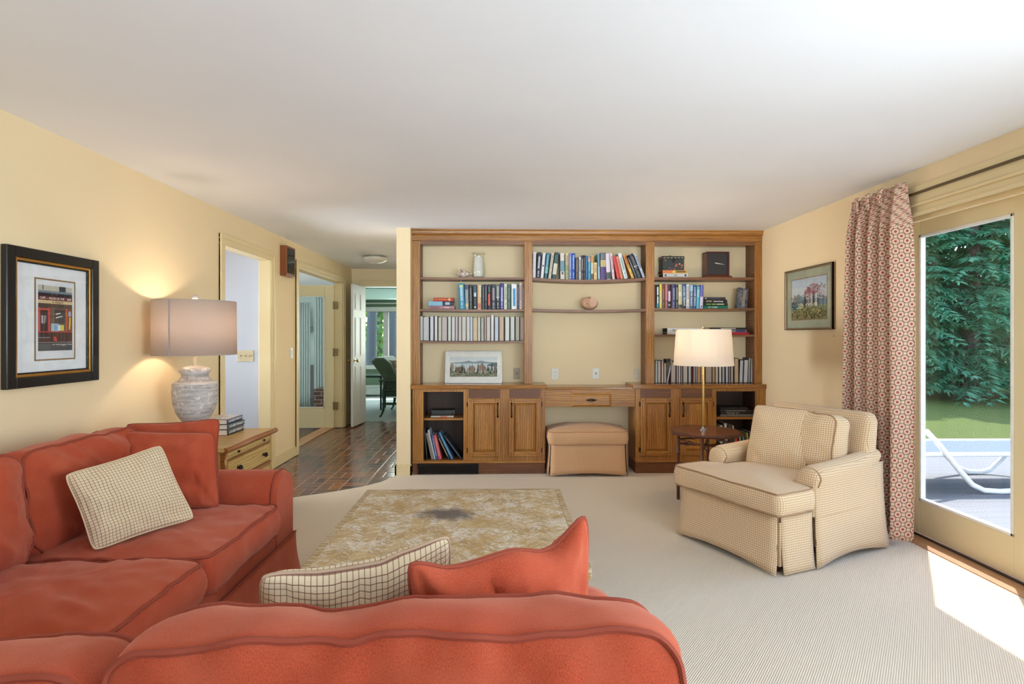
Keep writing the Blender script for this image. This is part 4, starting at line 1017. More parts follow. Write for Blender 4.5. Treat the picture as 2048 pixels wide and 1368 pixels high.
cn = ['narrow grey', 'light grey', 'buff pink', 'salmon', 'short cream', 'grey brown', 'rosy grey', 'silver grey', 'beige', 'greige', 'pale', 'maroon', 'pinkish white', 'ivory', 'toffee', 'straw', 'dim grey', 'amber', 'gilt edged cream', 'clear grey', 'soft grey', 'bright grey', 'dusky', 'rose beige', 'tall tan', 'cold grey', 'white grey', 'sandy', 'tall bluish']
row([(a, b, y, (1.6 if i in (25, 26) else (1.2 if i > 26 else 0)), c, n, None, None) for i, ((a, b, y), c, n) in enumerate(zip(rowC, cc, cn))], lambda x: ZT, 2, 5.77, 'books turned fore edge out on right counter top', 'right counter top', .14, True)
# dark book and slim leaning book in the gap on the counter
z = ZT + .0005
book((pX(1333.2, 5.82), 5.83, z), .045, .245, .1, (52, 38, 36), 'dark brown book with gold print behind a slim leaning one on right counter', 'books on right counter top', deco=[(.5, .85, .1, .9, (120, 104, 40))])
book((pX(1333.6, 5.77), 5.78, z), .014, .232, .14, (190, 190, 196), 'slim pale grey book leaning right on the right counter top', 'books on right counter top', True, math.atan2(.046, .23), pg=(216, 214, 222))

def flatbook(x0, x1, y0, y1, Y, z, col, label, group, d=.17, pg=(224, 216, 200), txt=None, tcol=(230, 230, 230), deco=None, rot=0, out=False):
    """book lying flat, spine to the viewer; returns its top z"""
    X0, X1 = pX(x0, Y), pX(x1, Y); t = abs(pZ(x0, y0, Y) - pZ(x0, y1, Y)); L = X1 - X0
    r = thing('book', label, 'book', (X0, Y, z), rot, group)
    k = .0022; c = MB(); c.box(0, L, 0, d, 0, k); c.box(0, L, 0, d, t - k, t)
    if not out:
        n = 6; c.prism([(0, -.0035 * math.sin(PI * i / n), t * i / n) for i in range(n + 1)] + [(0, k, t), (0, k, 0)], (L, 0, 0))
    c.build('cover', flat(col, .42, name='book_cloth'), r, local=True)
    MB().box(.004, L - .004, k if not out else .005, d - .006, k, t - k).build('pages', flat(pg, .85, name='book_paper'), r, local=True)
    for q in (deco or []):
        a, b, c0, c1, cl_ = q
        MB().poly([(L * a, -.0045, t * c0), (L * b, -.0045, t * c0), (L * b, -.0045, t * c1), (L * a, -.0045, t * c1)]).build('spine_panel', flat(cl_, .45), r, local=True)
    if txt:
        for s, u, f, c3 in txt:
            text(s, t * .62, flat(c3, .5, name='spine_ink'), r, WM[r.name] @ Matrix.Translation((L * u, -.0052, t * .5)) @ Matrix.Rotation(PI / 2, 4, 'X'), 'title', .0002, True, fit=L * f)
    return z + t + .0006
g = 'stack of three books on second shelf of left bay'
z = SH['L2'](-.6) + .001
z = flatbook(858.4, 909, 609, 616, 5.75, z, (176, 128, 138), 'mauve book at the bottom of the stack on second shelf of left bay', g, deco=[(.05, .4, .3, .7, (140, 92, 104)), (.6, .8, .3, .7, (210, 180, 182))])
z = flatbook(857, 906.3, 600, 608.6, 5.75, z, (30, 42, 66), 'light blue and navy book in the middle of the left bay stack', g, deco=[(0, .57, .02, .98, (132, 184, 210)), (.68, .86, .2, .8, (180, 190, 200))])
flatbook(867, 907, 592.8, 600, 5.75, z, (186, 62, 36), 'red book with orange title on top of the left bay stack', g, txt=[('J.K. ROWLING', .42, .72, (232, 140, 80))], deco=[(.75, .84, .15, .85, (236, 200, 150))])
g = 'stack of four books on second shelf of right bay'
z = SH['R2'](2.2) + .001
z = flatbook(1408, 1456, 612.3, 617.8, 5.75, z, (0, 118, 92), 'green book at the bottom of the four-book stack', g, txt=[('LET THEM', .36, .38, (226, 240, 230))])
z = flatbook(1407.6, 1455.4, 606.6, 612.3, 5.75, z, (30, 40, 34), 'black book with green lettering, second from bottom of four-book stack', g, deco=[(.1, .3, .4, .75, (120, 170, 80)), (.34, .5, .4, .75, (150, 180, 100)), (.53, .84, .4, .75, (190, 200, 150))])
z = flatbook(1407, 1454.3, 600, 606.4, 5.75, z, (26, 24, 28), 'black book with white names on its spine in four-book stack', g, txt=[('ASTOR', .22, .24, (220, 206, 170)), ('AndersonCooper', .62, .42, (232, 232, 236))])
flatbook(1406.5, 1451, 595, 600, 5.75, z, (50, 48, 50), 'dark grey book on top of the four-book stack', g, deco=[(.38, .74, .2, .9, (66, 50, 84)), (.08, .14, .3, .7, (220, 220, 220))])
# leaning book with picture cover at the right end
p0, p1 = at(1476, 616, Y=5.74), at(1498.6, 616, Y=5.80)
rz = math.atan2(5.80 - 5.74, p1.x - p0.x) * .6
r = thing('book', 'grey blue picture-covered book leaning at the right end of second shelf, right bay', 'book', (p0.x, 5.745, SH['R2'](2.5) + .001), 0, None)
WM[r.name] = Matrix.Translation((p0.x, 5.745, SH['R2'](2.5) + .001)) @ Matrix.Rotation(.28, 4, 'Z') @ Matrix.Rotation(.13, 4, 'Y') @ Matrix.Rotation(-.06, 4, 'X')
r.rotation_euler = WM[r.name].to_euler()
cvm = N('marbled_cover'); cvm.col(cvm.ramp(cvm.noise(cvm.obj(), 26, 5, .7, 1.5), [(.3, (30, 44, 66)), (.45, (70, 92, 112)), (.58, (150, 140, 140)), (.7, (60, 62, 80))])); cvm.set(Roughness=.35)
MB().box(0, .115, 0, .003, 0, .22).box(0, .115, .03, .033, 0, .22).box(0, .003, 0, .033, 0, .22).build('cover', cvm.m, r, local=True)
MB().box(.003, .11, .003, .03, .004, .216).build('pages', flat((214, 198, 180), .85), r, local=True)
MB().poly([(.045, -.0006, .10), (.085, -.0006, .10), (.095, -.0006, .2), (.06, -.0006, .2)]).poly([(.04, -.0006, .03), (.085, -.0006, .03), (.08, -.0006, .095), (.05, -.0006, .095)]).build('cover_picture', flat((164, 150, 142), .5), r, local=True)
# big flat books on shelf R3
zb = SH['R3'](1.7) + .001
g = 'large flat books on third shelf of right bay'
z = flatbook(1334.4, 1403, 665.8, 669.4, 5.75, zb, (222, 216, 206), 'thin cream book under the white atlas on third shelf of right bay', g, .2, (60, 44, 36))
flatbook(1334.6, 1404, 656.4, 665.4, 5.75, z, (222, 222, 222), 'white atlas lying flat on third shelf of right bay', g, .2, (70, 58, 50), txt=[('Atlas', .24, .2, (96, 100, 104))])
zb = SH['R3'](2.3) + .001
z = flatbook(1420, 1498, 664.6, 668.8, 5.75, zb, (196, 30, 52), 'red book at the bottom of the right stack on third shelf', g, .2)
z = flatbook(1421, 1493, 659, 664.6, 5.75, z, (120, 116, 128), 'grey and violet book in the middle of the right stack on third shelf', g, .2, deco=[(.7, .96, .1, .9, (60, 50, 100))])
flatbook(1419, 1493.6, 655, 659, 5.75, z, (24, 24, 28), 'thin black book on top of the right stack on third shelf', g, .2, deco=[(.3, .7, .35, .7, (200, 200, 200))])
# books under the painted chest
g = 'two books under the painted chest'
zb = SH['R1'](1.7) + .001
z = flatbook(1326, 1375.6, 544, 552.2, 5.75, zb, (222, 220, 212), 'white book with black scroll ornament, lower one under painted chest', g, .17, (80, 54, 44), deco=[(.06, .14, .25, .75, (70, 70, 70)), (.86, .94, .25, .75, (60, 60, 60)), (.2, .82, .2, .26, (110, 110, 106)), (.2, .82, .74, .8, (110, 110, 106)), (.42, .58, .4, .6, (120, 120, 116))])
zch = flatbook(1325, 1373.6, 538, 544, 5.75, z, (214, 166, 80), 'orange and gold book directly under the painted chest', g, .17, (90, 40, 30), deco=[(0, .4, .05, .95, (226, 122, 62)), (.42, .5, .1, .9, (236, 206, 90)), (.55, .95, .25, .75, (110, 84, 40))])
# painted chest
x0, x1 = pX(1325.5, 5.76), pX(1368.4, 5.76); zt = pZ(1345, 512, 5.76)
r = thing('keepsake_chest', 'small dark painted chest with floral front and ring handle', 'box', ((x0 + x1) / 2, 5.8, zch))
FL = N('painted_flowers'); vv = FL.n('ShaderNodeTexVoronoi'); FL.l(FL.obj(), vv.inputs['Vector']); vv.inputs['Scale'].default_value = 34
fc = FL.ramp(FL.noise(FL.obj(), 17, 2), [(.35, (206, 154, 110)), (.5, (178, 76, 60)), (.6, (190, 120, 60)), (.7, (150, 60, 84))])
mk = FL.ma('MULTIPLY', FL.ma('SUBTRACT', 1, FL.step(vv.outputs['Distance'], .32, .42)), FL.step(FL.noise(FL.obj(), 9, 1), .44, .5))
FL.col(FL.mix(mk, (40, 48, 48), fc)); FL.set(Roughness=.5)
zl = zch + (zt - zch) * .78
MB().box(x0, x1, 5.76, 5.90, zch, zl).build('body', FL.m, r, bevel=.003)
MB().prism([(x0 - .003, 5.757, zl), (x0 - .003, 5.757, zt - .01), (x0 - .003, 5.775, zt), (x0 - .003, 5.885, zt), (x0 - .003, 5.903, zt - .01), (x0 - .003, 5.903, zl)], (x1 - x0 + .006, 0, 0)).build('lid', flat((44, 42, 38), .4), r, bevel=.002)
xm = (x0 + x1) / 2
MB().box(xm - .012, xm + .012, 5.753, 5.757, zl - .035, zl + .01).build('lock_plate', IRON, r)
MB().tube([(xm - .015 + .015 * math.cos(a), 5.83, zt + .012 * math.sin(a) + .003) for a in [2 * PI * k / 16 for k in range(16)]], .0018, 6, True).build('ring_handle', BRONZE, r)
gm = MB()
for i in range(6): gm.add([(x0 + (x1 - x0) * (i + .5) / 6 + .013 * math.cos(a), 5.7565, zl + .014 + .006 * math.sin(a)) for a in [2 * PI * k / 8 for k in range(8)]], [list(range(8))])
gm.build('painted_scallops', flat((150, 150, 130), .5), r)
# mahogany shadow box clock
x0, x1 = pX(1413, 5.78), pX(1458.5, 5.78); zt = pZ(1435, 503.5, 5.78); zs = SH['R1'](2.2) + .001
r = thing('display_case', 'mahogany display case with black panel and small white feather shape', 'display case', ((x0 + x1) / 2, 5.83, zs))
MB().box(x0 - .02, x1 + .022, 5.745, 5.915, zs, zs + .012).box(x0 - .012, x1 + .013, 5.755, 5.91, zs + .012, zs + .022).build('plinth', MAH, r, bevel=.004)
f = MB(); w0 = .012; zb = zs + .022
f.box(x0, x0 + w0, 5.77, 5.90, zb, zt); f.box(x1 - w0, x1, 5.77, 5.90, zb, zt); f.box(x0, x1, 5.77, 5.90, zt - w0, zt); f.box(x0, x1, 5.77, 5.90, zb, zb + w0); f.build('frame', flat((92, 34, 28), .25, name='red_mahogany'), r, bevel=.004)
MB().box(x0 + w0, x1 - w0, 5.785, 5.90, zb + w0, zt - w0).build('panel', flat((46, 42, 44), .6), r)
a = at(1430, 526, Y=5.783); b = at(1450, 529, Y=5.783)
MB().prism([(a.x, 5.785, a.z + .004), (a.x + .03, 5.785, a.z - .001), (b.x, 5.785, b.z), (a.x + .05, 5.785, a.z - .012), (a.x + .012, 5.785, a.z - .006), (a.x, 5.785, a.z - .003)], (0, -.004, 0)).build('white_feather', flat((226, 218, 196), .5), r)

# sea shells and vase
def whelk(r, c, s, m):
    """spiny conch lying on its side"""
    b = MB(); n = 20
    prof = [(.006, -.09), (.016, -.07), (.022, -.045), (.034, -.02), (.045, .005), (.040, .02), (.030, .026), (.033, .034), (.024, .044), (.018, .047), (.019, .054), (.010, .062), (.003, .07)]
    b.lathe([(q * s, z * s) for q, z in prof], (0, 0, 0), n)
    for k in range(7):
        a = k * 2 * PI / 7 + .3; L = (.04 + .012 * (k % 2)) * s
        p0 = Vector((.036 * s * math.cos(a), .036 * s * math.sin(a), .008 * s)); p1 = p0 + Vector((math.cos(a) * L, math.sin(a) * L, .012 * s))
        b.tube([p0, (p0 + p1) / 2 + Vector((0, 0, .003)), p1], [.010 * s, .006 * s, .001], 6)
    for k in range(5):
        a = k * 2 * PI / 5; p0 = Vector((.02 * s * math.cos(a), .02 * s * math.sin(a), .045 * s)); p1 = p0 + Vector((math.cos(a) * .02 * s, math.sin(a) * .02 * s, .008 * s)); b.tube([p0, p1], [.006 * s, .001], 6)
    b.xf(Matrix.Translation(c) @ Matrix.Rotation(math.radians(-8), 4, 'Y') @ Matrix.Rotation(math.radians(-82), 4, 'Y') @ Matrix.Rotation(.4, 4, 'Z'))
    b.build('shell_body', m, r, smooth=True)
SHM = N('shell_mottle'); SHM.col(SHM.ramp(SHM.noise(SHM.obj(), 40, 3), [(.35, (150, 112, 84)), (.5, (224, 206, 190)), (.7, (240, 228, 216))])); SHM.set(Roughness=.4); SHM = SHM.m
q = at(926, 545, Y=5.80); zz = SH['L1'](q.x)
r = thing('seashell', 'spiky white and brown conch shell beside the glass vase', 'shell', (q.x, 5.8, zz))
whelk(r, Vector((q.x, 5.80, zz + .045)), 1.05, SHM)
q = at(957, 540, Y=5.80); zz = SH['L1'](q.x)
r = thing('vase', 'flared clear glass vase filled with pale sand on top left shelf', 'vase', (q.x, 5.8, zz))
outer = [(.040, 0), (.058, .01), (.070, .04), (.073, .07), (.068, .11), (.060, .16), (.056, .20), (.058, .235), (.072, .262)]
MB().lathe([(a, b) for a, b in outer], (q.x, 5.8, zz + .001), 36, caps=False).lathe([(.001, .002), (.040, .002)], (q.x, 5.8, zz), 36, caps=False).build('glass', VGL, r, smooth=True)
MB().lathe([(.038, .006), (.052, .015), (.052, .10), (.05, .16), (.05, .212), (.048, .216), (.001, .217)], (q.x, 5.8, zz), 30).build('sand_filling', flat((228, 222, 210), .9, name='pale_sand'), r, smooth=True)
MB().tube([(q.x + .0725 * math.cos(a), 5.8 + .0725 * math.sin(a), zz + .262) for a in [2 * PI * k / 40 for k in range(40)]], .0022, 6, True).build('rim', flat((206, 200, 186), .2), r, smooth=True)
# moon snail shell
q = at(1177, 604, Y=5.80); zz = SH['M2'](q.x)
r = thing('seashell', 'large smooth tan moon snail shell alone on the middle shelf', 'shell', (q.x, 5.8, zz))
b = MB(); R0 = .078
def snail(u, v):
    th = u * 2 * PI; ph = v * PI
    sp = 1 + .16 * math.cos(th - .4) * math.sin(ph)
    return Vector((math.sin(ph) * math.cos(th) * R0 * 1.12 * sp, -math.cos(ph) * R0 * .8, math.sin(ph) * math.sin(th) * R0 * .86 * sp))
b.grid(snail, 32, 20); b.xf(Matrix.Translation((q.x, 5.81, zz + R0 * .86)))
SN = N('snail_tan'); SN.col(SN.mix(SN.noise(SN.obj(), 9, 3), (196, 146, 112), (222, 182, 150))); SN.set(Roughness=.3); SN = SN.m
b.build('body_whorl', SN, r, smooth=True, angle=80)
b = MB(); b.tube([(q.x - .034 + (.034 - .0045 * k * .25) * math.cos(-.2 + k * .42) * (1 - k * .03), 5.755 - .018 - k * .0012, zz + .052 + (.034 - .0045 * k * .25) * math.sin(-.2 + k * .42) * (1 - k * .03)) for k in range(28)], [.012 * (1 - k / 30) + .0015 for k in range(28)], 8); b.build('spire', SN, r, smooth=True)
b = MB(); b.add([(q.x + .028 + .050 * math.cos(a) * (1 if math.cos(a) > 0 else .5), 5.745 - .004 * math.cos(a), zz + .082 + .052 * math.sin(a)) for a in [2 * PI * k / 24 for k in range(24)]], [list(range(24))[::-1]]); b.build('aperture', flat((206, 160, 134), .5), r)

# leaning lake print on the left counter
TL, TR, BR, BL = at(893, 702, Y=5.86), at(1003, 702, Y=5.86), at(1004, 765.5, Y=5.80), at(889.5, 765.5, Y=5.80)
zb = ZT + .001
pw = (BR - BL).length; hh = TL.z - zb; ln = math.atan2(.055, hh); ph = hh / math.cos(ln)
r = thing('picture', 'framed autumn lake print in white and silver frame leaning on left counter', 'picture', (BL.x, 5.80, zb))
WM[r.name] = Matrix.Translation((BL.x, 5.80, zb)) @ Matrix.Rotation(-ln, 4, 'X'); r.rotation_euler = (-ln, 0, 0)
f = MB(); k = .012
f.box(0, k, 0, .02, 0, ph); f.box(pw - k, pw, 0, .02, 0, ph); f.box(0, pw, 0, .02, 0, k); f.box(0, pw, 0, .02, ph - k, ph)
f.build('frame', flat((214, 214, 214), .22, .5, 'silver_frame'), r, local=True, bevel=.003)
MB().box(k, pw - k, .006, .018, k, ph - k).build('mat_board', flat((230, 228, 220), .8), r, local=True)
def art_uv(r, x0, z0, w0, h0, y, polys, nm='print'):
    mats = []; mb = MB(); dy = 0
    for col, pts in polys:
        m = flat(col, .7, name='print_ink')
        if m not in mats: mats.append(m)
        dy += .00002
        mb.poly([(x0 + u * w0, y - dy, z0 + v * h0) for u, v in pts], mats.index(m))
    return mb.build(nm, mats, r, local=True)
rnd = random.Random(3)
P = [((206, 212, 214), [(0, 0), (1, 0), (1, 1), (0, 1)]), ((222, 224, 220), [(0, .62), (1, .62), (1, .8), (0, .8)]),
     ((132, 150, 160), [(0, .70), (.1, .72), (.25, .74), (.4, .80), (.5, .74), (.65, .80), (.8, .74), (1, .72), (1, .66), (0, .66)]),
     ((196, 204, 206), [(0, .3), (1, .3), (1, .67), (0, .67)]), ((96, 118, 112), [(.78, .6), (.85, .66), (1, .7), (1, .5), (.84, .52)]),
     ((120, 122, 96), [(0, 0), (1, 0), (1, .3), (.6, .22), (.3, .26), (0, .3)])]
for i in range(46):
    u = rnd.random(); hgt = rnd.uniform(.25, .5); wdt = rnd.uniform(.02, .045); bb = rnd.uniform(.12, .3)
    if rnd.random() < .5: P.append((rnd.choice([(48, 66, 58), (58, 76, 62), (40, 56, 54)]), [(max(0, u - wdt / 2), bb), (min(1, u + wdt / 2), bb), (min(1, max(0, u)), min(.9, bb + hgt))]))
    else: P.append((rnd.choice([(138, 112, 98), (150, 128, 110), (124, 98, 86), (158, 144, 122)]), [(min(1, max(0, u + wdt * 1.1 * math.cos(a))), bb + hgt * .4 + hgt * .4 * math.sin(a)) for a in [2 * PI * k2 / 9 for k2 in range(9)]]))
for i in range(70):
    u, v = rnd.random() * .96, rnd.random() * .2; P.append((rnd.choice([(170, 166, 130), (84, 96, 76), (206, 204, 184), (60, 70, 60)]), [(u, v), (u + .03, v), (u + .03, v + .03), (u, v + .025)]))
art_uv(r, pw * .085, ph * .2, pw * .83, ph * .62, .0058, P, 'lake_print')

# ================================================================== WALL PICTURES
def wallpic(name, label, x, y0, y1, z0, z1, face, fw, fd, fm, parts):
    """picture on a side wall; local x runs left to right as seen from the room, y into wall, z up"""
    wdt = abs(y1 - y0)
    if face > 0:  # on the left wall, facing +x : left end = smaller y
        M = Matrix.Translation((x, y0, z0)) @ Matrix.Rotation(PI / 2, 4, 'Z')
        ang = PI / 2
    else:
        M = Matrix.Translation((x, y1, z0)) @ Matrix.Rotation(-PI / 2, 4, 'Z'); ang = -PI / 2
    r = thing(name, label, 'picture', M.translation, ang)
    h = z1 - z0
    f = MB(); f.box(0, fw, -fd, -.002, 0, h); f.box(wdt - fw, wdt, -fd, -.002, 0, h); f.box(fw, wdt - fw, -fd, -.002, 0, fw); f.box(fw, wdt - fw, -fd, -.002, h - fw, h)
    f.build('frame', fm, r, local=True, bevel=.004)
    return r, wdt, h
# café print, left wall
r, W, Hh = wallpic('picture', 'large black framed cafe front print on the left wall', XL, 2.705, 3.318, 1.118, 1.806, 1, .052, .034, BLACK, None)
def ring(x0, x1, z0, z1, k, ya, yb, nm, m, bv=.002):
    f = MB(); f.box(x0, x0 + k, ya, yb, z0, z1); f.box(x1 - k, x1, ya, yb, z0, z1); f.box(x0 + k, x1 - k, ya, yb, z0, z0 + k); f.box(x0 + k, x1 - k, ya, yb, z1 - k, z1); return f.build(nm, m, r, local=True, bevel=bv)
ring(.052, W - .052, .052, Hh - .052, .014, -.026, -.004, 'gilt_slip', GOLD)
ring(.066, W - .066, .066, Hh - .066, .008, -.020, -.004, 'black_slip', BLACK)
MB().box(.07, W - .07, -.010, -.003, .07, Hh - .07).build('mat_board', flat((236, 236, 240), .85), r, local=True)
bx0, bx1, bz0, bz1 = W * .30, W * .745, Hh * .185, Hh * .80
ring(bx0, bx1, bz0, bz1, .008, -.0125, -.009, 'bronze_fillet', flat((142, 108, 70), .5), .001)
MB().box(bx0 + .008, bx1 - .008, -.0112, -.0098, bz0 + .008, bz1 - .008).build('paper', flat((226, 226, 230), .8), r, local=True)
P = [((86, 52, 44), [(0, 0), (1, 0), (1, 1), (0, 1)]), ((196, 188, 172), [(0, .92), (1, .92), (1, 1), (0, 1)]), ((60, 62, 70), [(.6, .92), (.8, .92), (.8, 1), (.6, 1)]), ((96, 96, 100), [(.12, .93), (.15, .93), (.15, 1), (.12, 1)]),
     ((120, 134, 146), [(0, .885), (1, .885), (1, .92), (0, .92)]), ((40, 22, 30), [(0, .83), (1, .83), (1, .885), (0, .885)]), ((110, 34, 38), [(0, .775), (1, .775), (1, .835), (0, .835)]),
     ((216, 190, 144), [(0, .725), (1, .725), (1, .775), (0, .775)]), ((84, 66, 54), [(0, .66), (1, .66), (1, .725), (0, .725)]),
     ((196, 76, 66), [(0, .3), (.06, .3), (.06, .66), (0, .66)]), ((196, 76, 66), [(.27, .3), (.34, .3), (.34, .66), (.27, .66)]), ((196, 84, 76), [(0, .62), (.34, .62), (.34, .65), (0, .65)]), ((62, 40, 36), [(.06, .2), (.27, .2), (.27, .62), (.06, .62)]),
     ((190, 186, 190), [(.09, .42), (.14, .42), (.13, .54), (.09, .54)]), ((150, 140, 146), [(.16, .40), (.21, .44), (.23, .54), (.15, .54)]),
     ((112, 92, 78), [(.36, .3), (.8, .3), (.8, .66), (.36, .66)]), ((70, 60, 58), [(.47, .42), (.78, .42), (.78, .64), (.47, .64)]), ((220, 220, 216), [(.50, .555), (.64, .575), (.64, .59), (.50, .575)]), ((216, 214, 206), [(.50, .50), (.70, .53), (.70, .545), (.50, .52)]),
     ((160, 190, 196), [(.36, .30), (.58, .30), (.58, .42), (.36, .42)]), ((140, 160, 206), [(.46, .31), (.55, .31), (.55, .40), (.46, .40)]), ((206, 226, 220), [(.56, .31), (.65, .31), (.65, .40), (.56, .40)]), ((234, 204, 40), [(.66, .31), (.74, .31), (.74, .40), (.66, .40)]),
     ((196, 96, 50), [(.80, .3), (.85, .3), (.85, .66), (.80, .66)]), ((120, 66, 48), [(.85, .3), (1, .3), (1, .66), (.85, .66)]), ((226, 196, 40), [(.89, .34), (.93, .32), (.95, .42), (.95, .52), (.91, .53), (.90, .43)]), ((170, 176, 200), [(.88, .54), (.96, .54), (.96, .6), (.92, .63), (.88, .6)]),
     ((170, 50, 44), [(0, .28), (1, .28), (1, .3), (0, .3)]), ((74, 42, 30), [(.3, .15), (1, .15), (1, .28), (.3, .28)]), ((206, 66, 54), [(.44, .15), (.54, .15), (.50, .22), (.44, .22)]),
     ((70, 70, 78), [(0, 0), (1, 0), (1, .12), (0, .12)]), ((160, 158, 152), [(0, .125), (1, .125), (1, .133), (0, .133)]), ((170, 170, 172), [(0, .2), (.33, .2), (.33, .207), (0, .207)])]
for i in range(14): P.append(((120, 116, 114), [(.02 + i * .024, .01), (.026 + i * .024, .01), (.026 + i * .024, .11), (.02 + i * .024, .11)]))
for i in range(10): P.append(((190, 186, 176), [(.4 + i * .058, .09 + .01 * math.sin(i * 2)), (.45 + i * .058, .08 + .01 * math.sin(i)), (.45 + i * .058, .095), (.4 + i * .058, .105)]))
ax0, az0, aw, ah = bx0 + .022, bz0 + .05, (bx1 - bx0) - .044, (bz1 - bz0) - .085
art_uv(r, ax0, az0, aw, ah, -.0113, P, 'cafe_print')
RX = Matrix.Rotation(PI / 2, 4, 'X')
text('CAF\u00c9 \u2014 SALON DE TH\u00c9     BAR', .016, flat((226, 214, 200), .6), r, WM[r.name] @ Matrix.Translation((ax0 + aw / 2, -.0125, az0 + ah * .805)) @ RX, 'sign_lettering', .0002, True, fit=aw * .92)
text('A. Renard', .014, flat((90, 70, 60), .6), r, WM[r.name] @ Matrix.Translation((ax0 + aw * .55, -.0125, az0 + ah * .75)) @ RX, 'awning_lettering', .0002, fit=aw * .32)
MB().poly([(.076, -.0215, .076), (W - .076, -.0215, .076), (W - .076, -.0215, Hh - .076), (.076, -.0215, Hh - .076)]).build('glazing', GLS, r, local=True)
# landscape, right wall
SLV = flat((150, 124, 92), .3, .5, 'champagne_metal')
r, W, Hh = wallpic('picture', 'framed autumn landscape painting on the right wall near curtain', XR, 4.441, 5.186, 1.425, 1.965, -1, .018, .03, SLV, None)
ring(.0, W, .0, Hh, .006, -.031, -.012, 'dark_edge', flat((70, 50, 40), .4), .001)
MB().box(.014, W - .014, -.012, -.003, .014, Hh - .014).build('linen_mat', flat((164, 168, 146), .9), r, local=True)
ring(W * .13 - .006, W * .87 + .006, Hh * .17 - .006, Hh * .83 + .006, .006, -.0135, -.011, 'fillet', flat((150, 96, 66), .5), .001)
LN = N('autumn_painting'); u = LN.sep(LN.uv())
rnd = random.Random(5)
P = [((178, 192, 206), [(0, 0), (1, 0), (1, 1), (0, 1)]), ((196, 202, 210), [(0, .5), (1, .5), (1, .75), (0, .8)]), ((116, 140, 146), [(.05, .5), (.2, .64), (.3, .58), (.42, .5), (.42, .4), (.05, .4)]),
     ((96, 112, 118), [(0, .3), (1, .3), (1, .46), (.6, .5), (0, .44)]), ((128, 130, 84), [(0, 0), (1, 0), (1, .32), (.55, .34), (0, .24)])]
def blob(cx, cy, rx, ry, cols, n, s):
    for i in range(n):
        a = rnd.random() * 2 * PI; q = math.sqrt(rnd.random()); x = cx + rx * q * math.cos(a); y = cy + ry * q * math.sin(a); e = s * rnd.uniform(.6, 1.3)
        pts = [(min(1, max(0, x + e * math.cos(b2))), min(1, max(0, y + e * math.sin(b2)))) for b2 in [2 * PI * k3 / 5 + a for k3 in range(5)]]
        P.append((rnd.choice(cols), pts))
blob(.12, .52, .12, .10, [(150, 106, 90), (130, 100, 86)], 34, .018); blob(.08, .34, .1, .1, [(60, 86, 80), (50, 76, 74)], 26, .022)
blob(.64, .72, .17, .14, [(166, 92, 96), (150, 84, 92), (180, 110, 104), (120, 90, 104)], 120, .016); blob(.46, .58, .10, .14, [(170, 84, 96), (156, 90, 90)], 50, .016)
blob(.88, .66, .10, .2, [(190, 150, 130), (176, 146, 132), (170, 160, 140)], 60, .013); blob(.7, .48, .3, .1, [(84, 98, 110), (110, 112, 124), (70, 84, 90)], 90, .014)
for i in range(16): x = rnd.uniform(.5, .98); P.append(((206, 204, 196), [(x, .3), (x + .006, .3), (x + .008, .62), (x + .002, .62)]))
P.append(((60, 54, 60), [(.40, .3), (.43, .3), (.43, .56), (.41, .6)])); P.append(((70, 60, 64), [(.64, .3), (.66, .3), (.66, .66), (.645, .66)]))
blob(.3, .34, .1, .06, [(196, 190, 160), (180, 176, 140)], 30, .018); blob(.6, .35, .16, .035, [(206, 200, 180), (170, 170, 140)], 40, .015); P.append(((190, 184, 160), [(.7, .31), (.78, .31), (.78, .38), (.74, .42), (.7, .38)]))
blob(.5, .14, .5, .12, [(150, 140, 84), (120, 124, 74), (166, 150, 96), (104, 104, 66), (150, 116, 80)], 150, .022); blob(.6, .07, .38, .05, [(90, 84, 66), (120, 96, 70)], 50, .015)
art_uv(r, W * .13, Hh * .17, W * .74, Hh * .66, -.0122, P, 'painting')
MB().poly([(.014, -.018, .014), (W - .014, -.018, .014), (W - .014, -.018, Hh - .014), (.014, -.018, Hh - .014)]).build('glazing', GLS, r, local=True)
for px, py in ((1669, 672), (1686, 672)):
    q = at(px, py, X=XR); tag(MB().tube([(XR, q.y, q.z), (XR - .006, q.y, q.z)], .003, 6).build('wall_nail', IRON), ('left' if px < 1680 else 'right') + ' of two tiny nails in right wall below the landscape', 'nail')

# loose books in the cabinet bays
def leanbook(bx0, bx1, tx0, ty, by, Y, col, label, g, tc=None, d=.2, zb=.136):
    a, b = pX(bx0, Y), pX(bx1, Y); zt = pZ(tx0, ty, Y); tx = pX(tx0, Y)
    lx = tx - a; h = zt - zb; an = math.atan2(lx, h); L = math.hypot(lx, h); t = (b - a) * math.cos(an)
    r = book((a if an < 0 else b, Y, zb + .001), t, L, d, col, label, g, False, an, pivot=an > 0)
    if tc: markmesh(r, t, L, [(z, z + .02, .3, .7) for z in [.15 + .036 * i for i in range(20)]], tc, -t if an > 0 else 0)
g = 'books leaning in the lower open bay of left cabinet'; Y = 5.66
for i, (a, b, tx, ty, c, n, tc) in enumerate([(852.4, 855.2, 847.6, 857, (24, 26, 26), 'thin black', (120, 120, 110)), (862.5, 867.8, 851.2, 867.2, (140, 128, 120), 'taupe', None), (868.5, 871.5, 855, 860.8, (196, 206, 214), 'pale blue white', None),
    (872, 876, 862, 870, (60, 92, 150), 'blue', (190, 210, 230)), (877, 883.8, 866, 871.6, (206, 84, 90), 'raspberry red', (230, 160, 160)), (896.5, 900.5, 873.5, 871.5, (28, 28, 34), 'black', (206, 196, 150)), (902.6, 907.3, 876.8, 866.2, (66, 120, 160), 'steel blue', (150, 190, 210)), (921.6, 925, 887, 872, (46, 54, 60), 'steeply leaning slate', (130, 140, 150))]):
    leanbook(a, b, tx, ty, 922, Y, c, f'{n} book, {ORD[i]} from left leaning in left cabinet bay', g, tc)
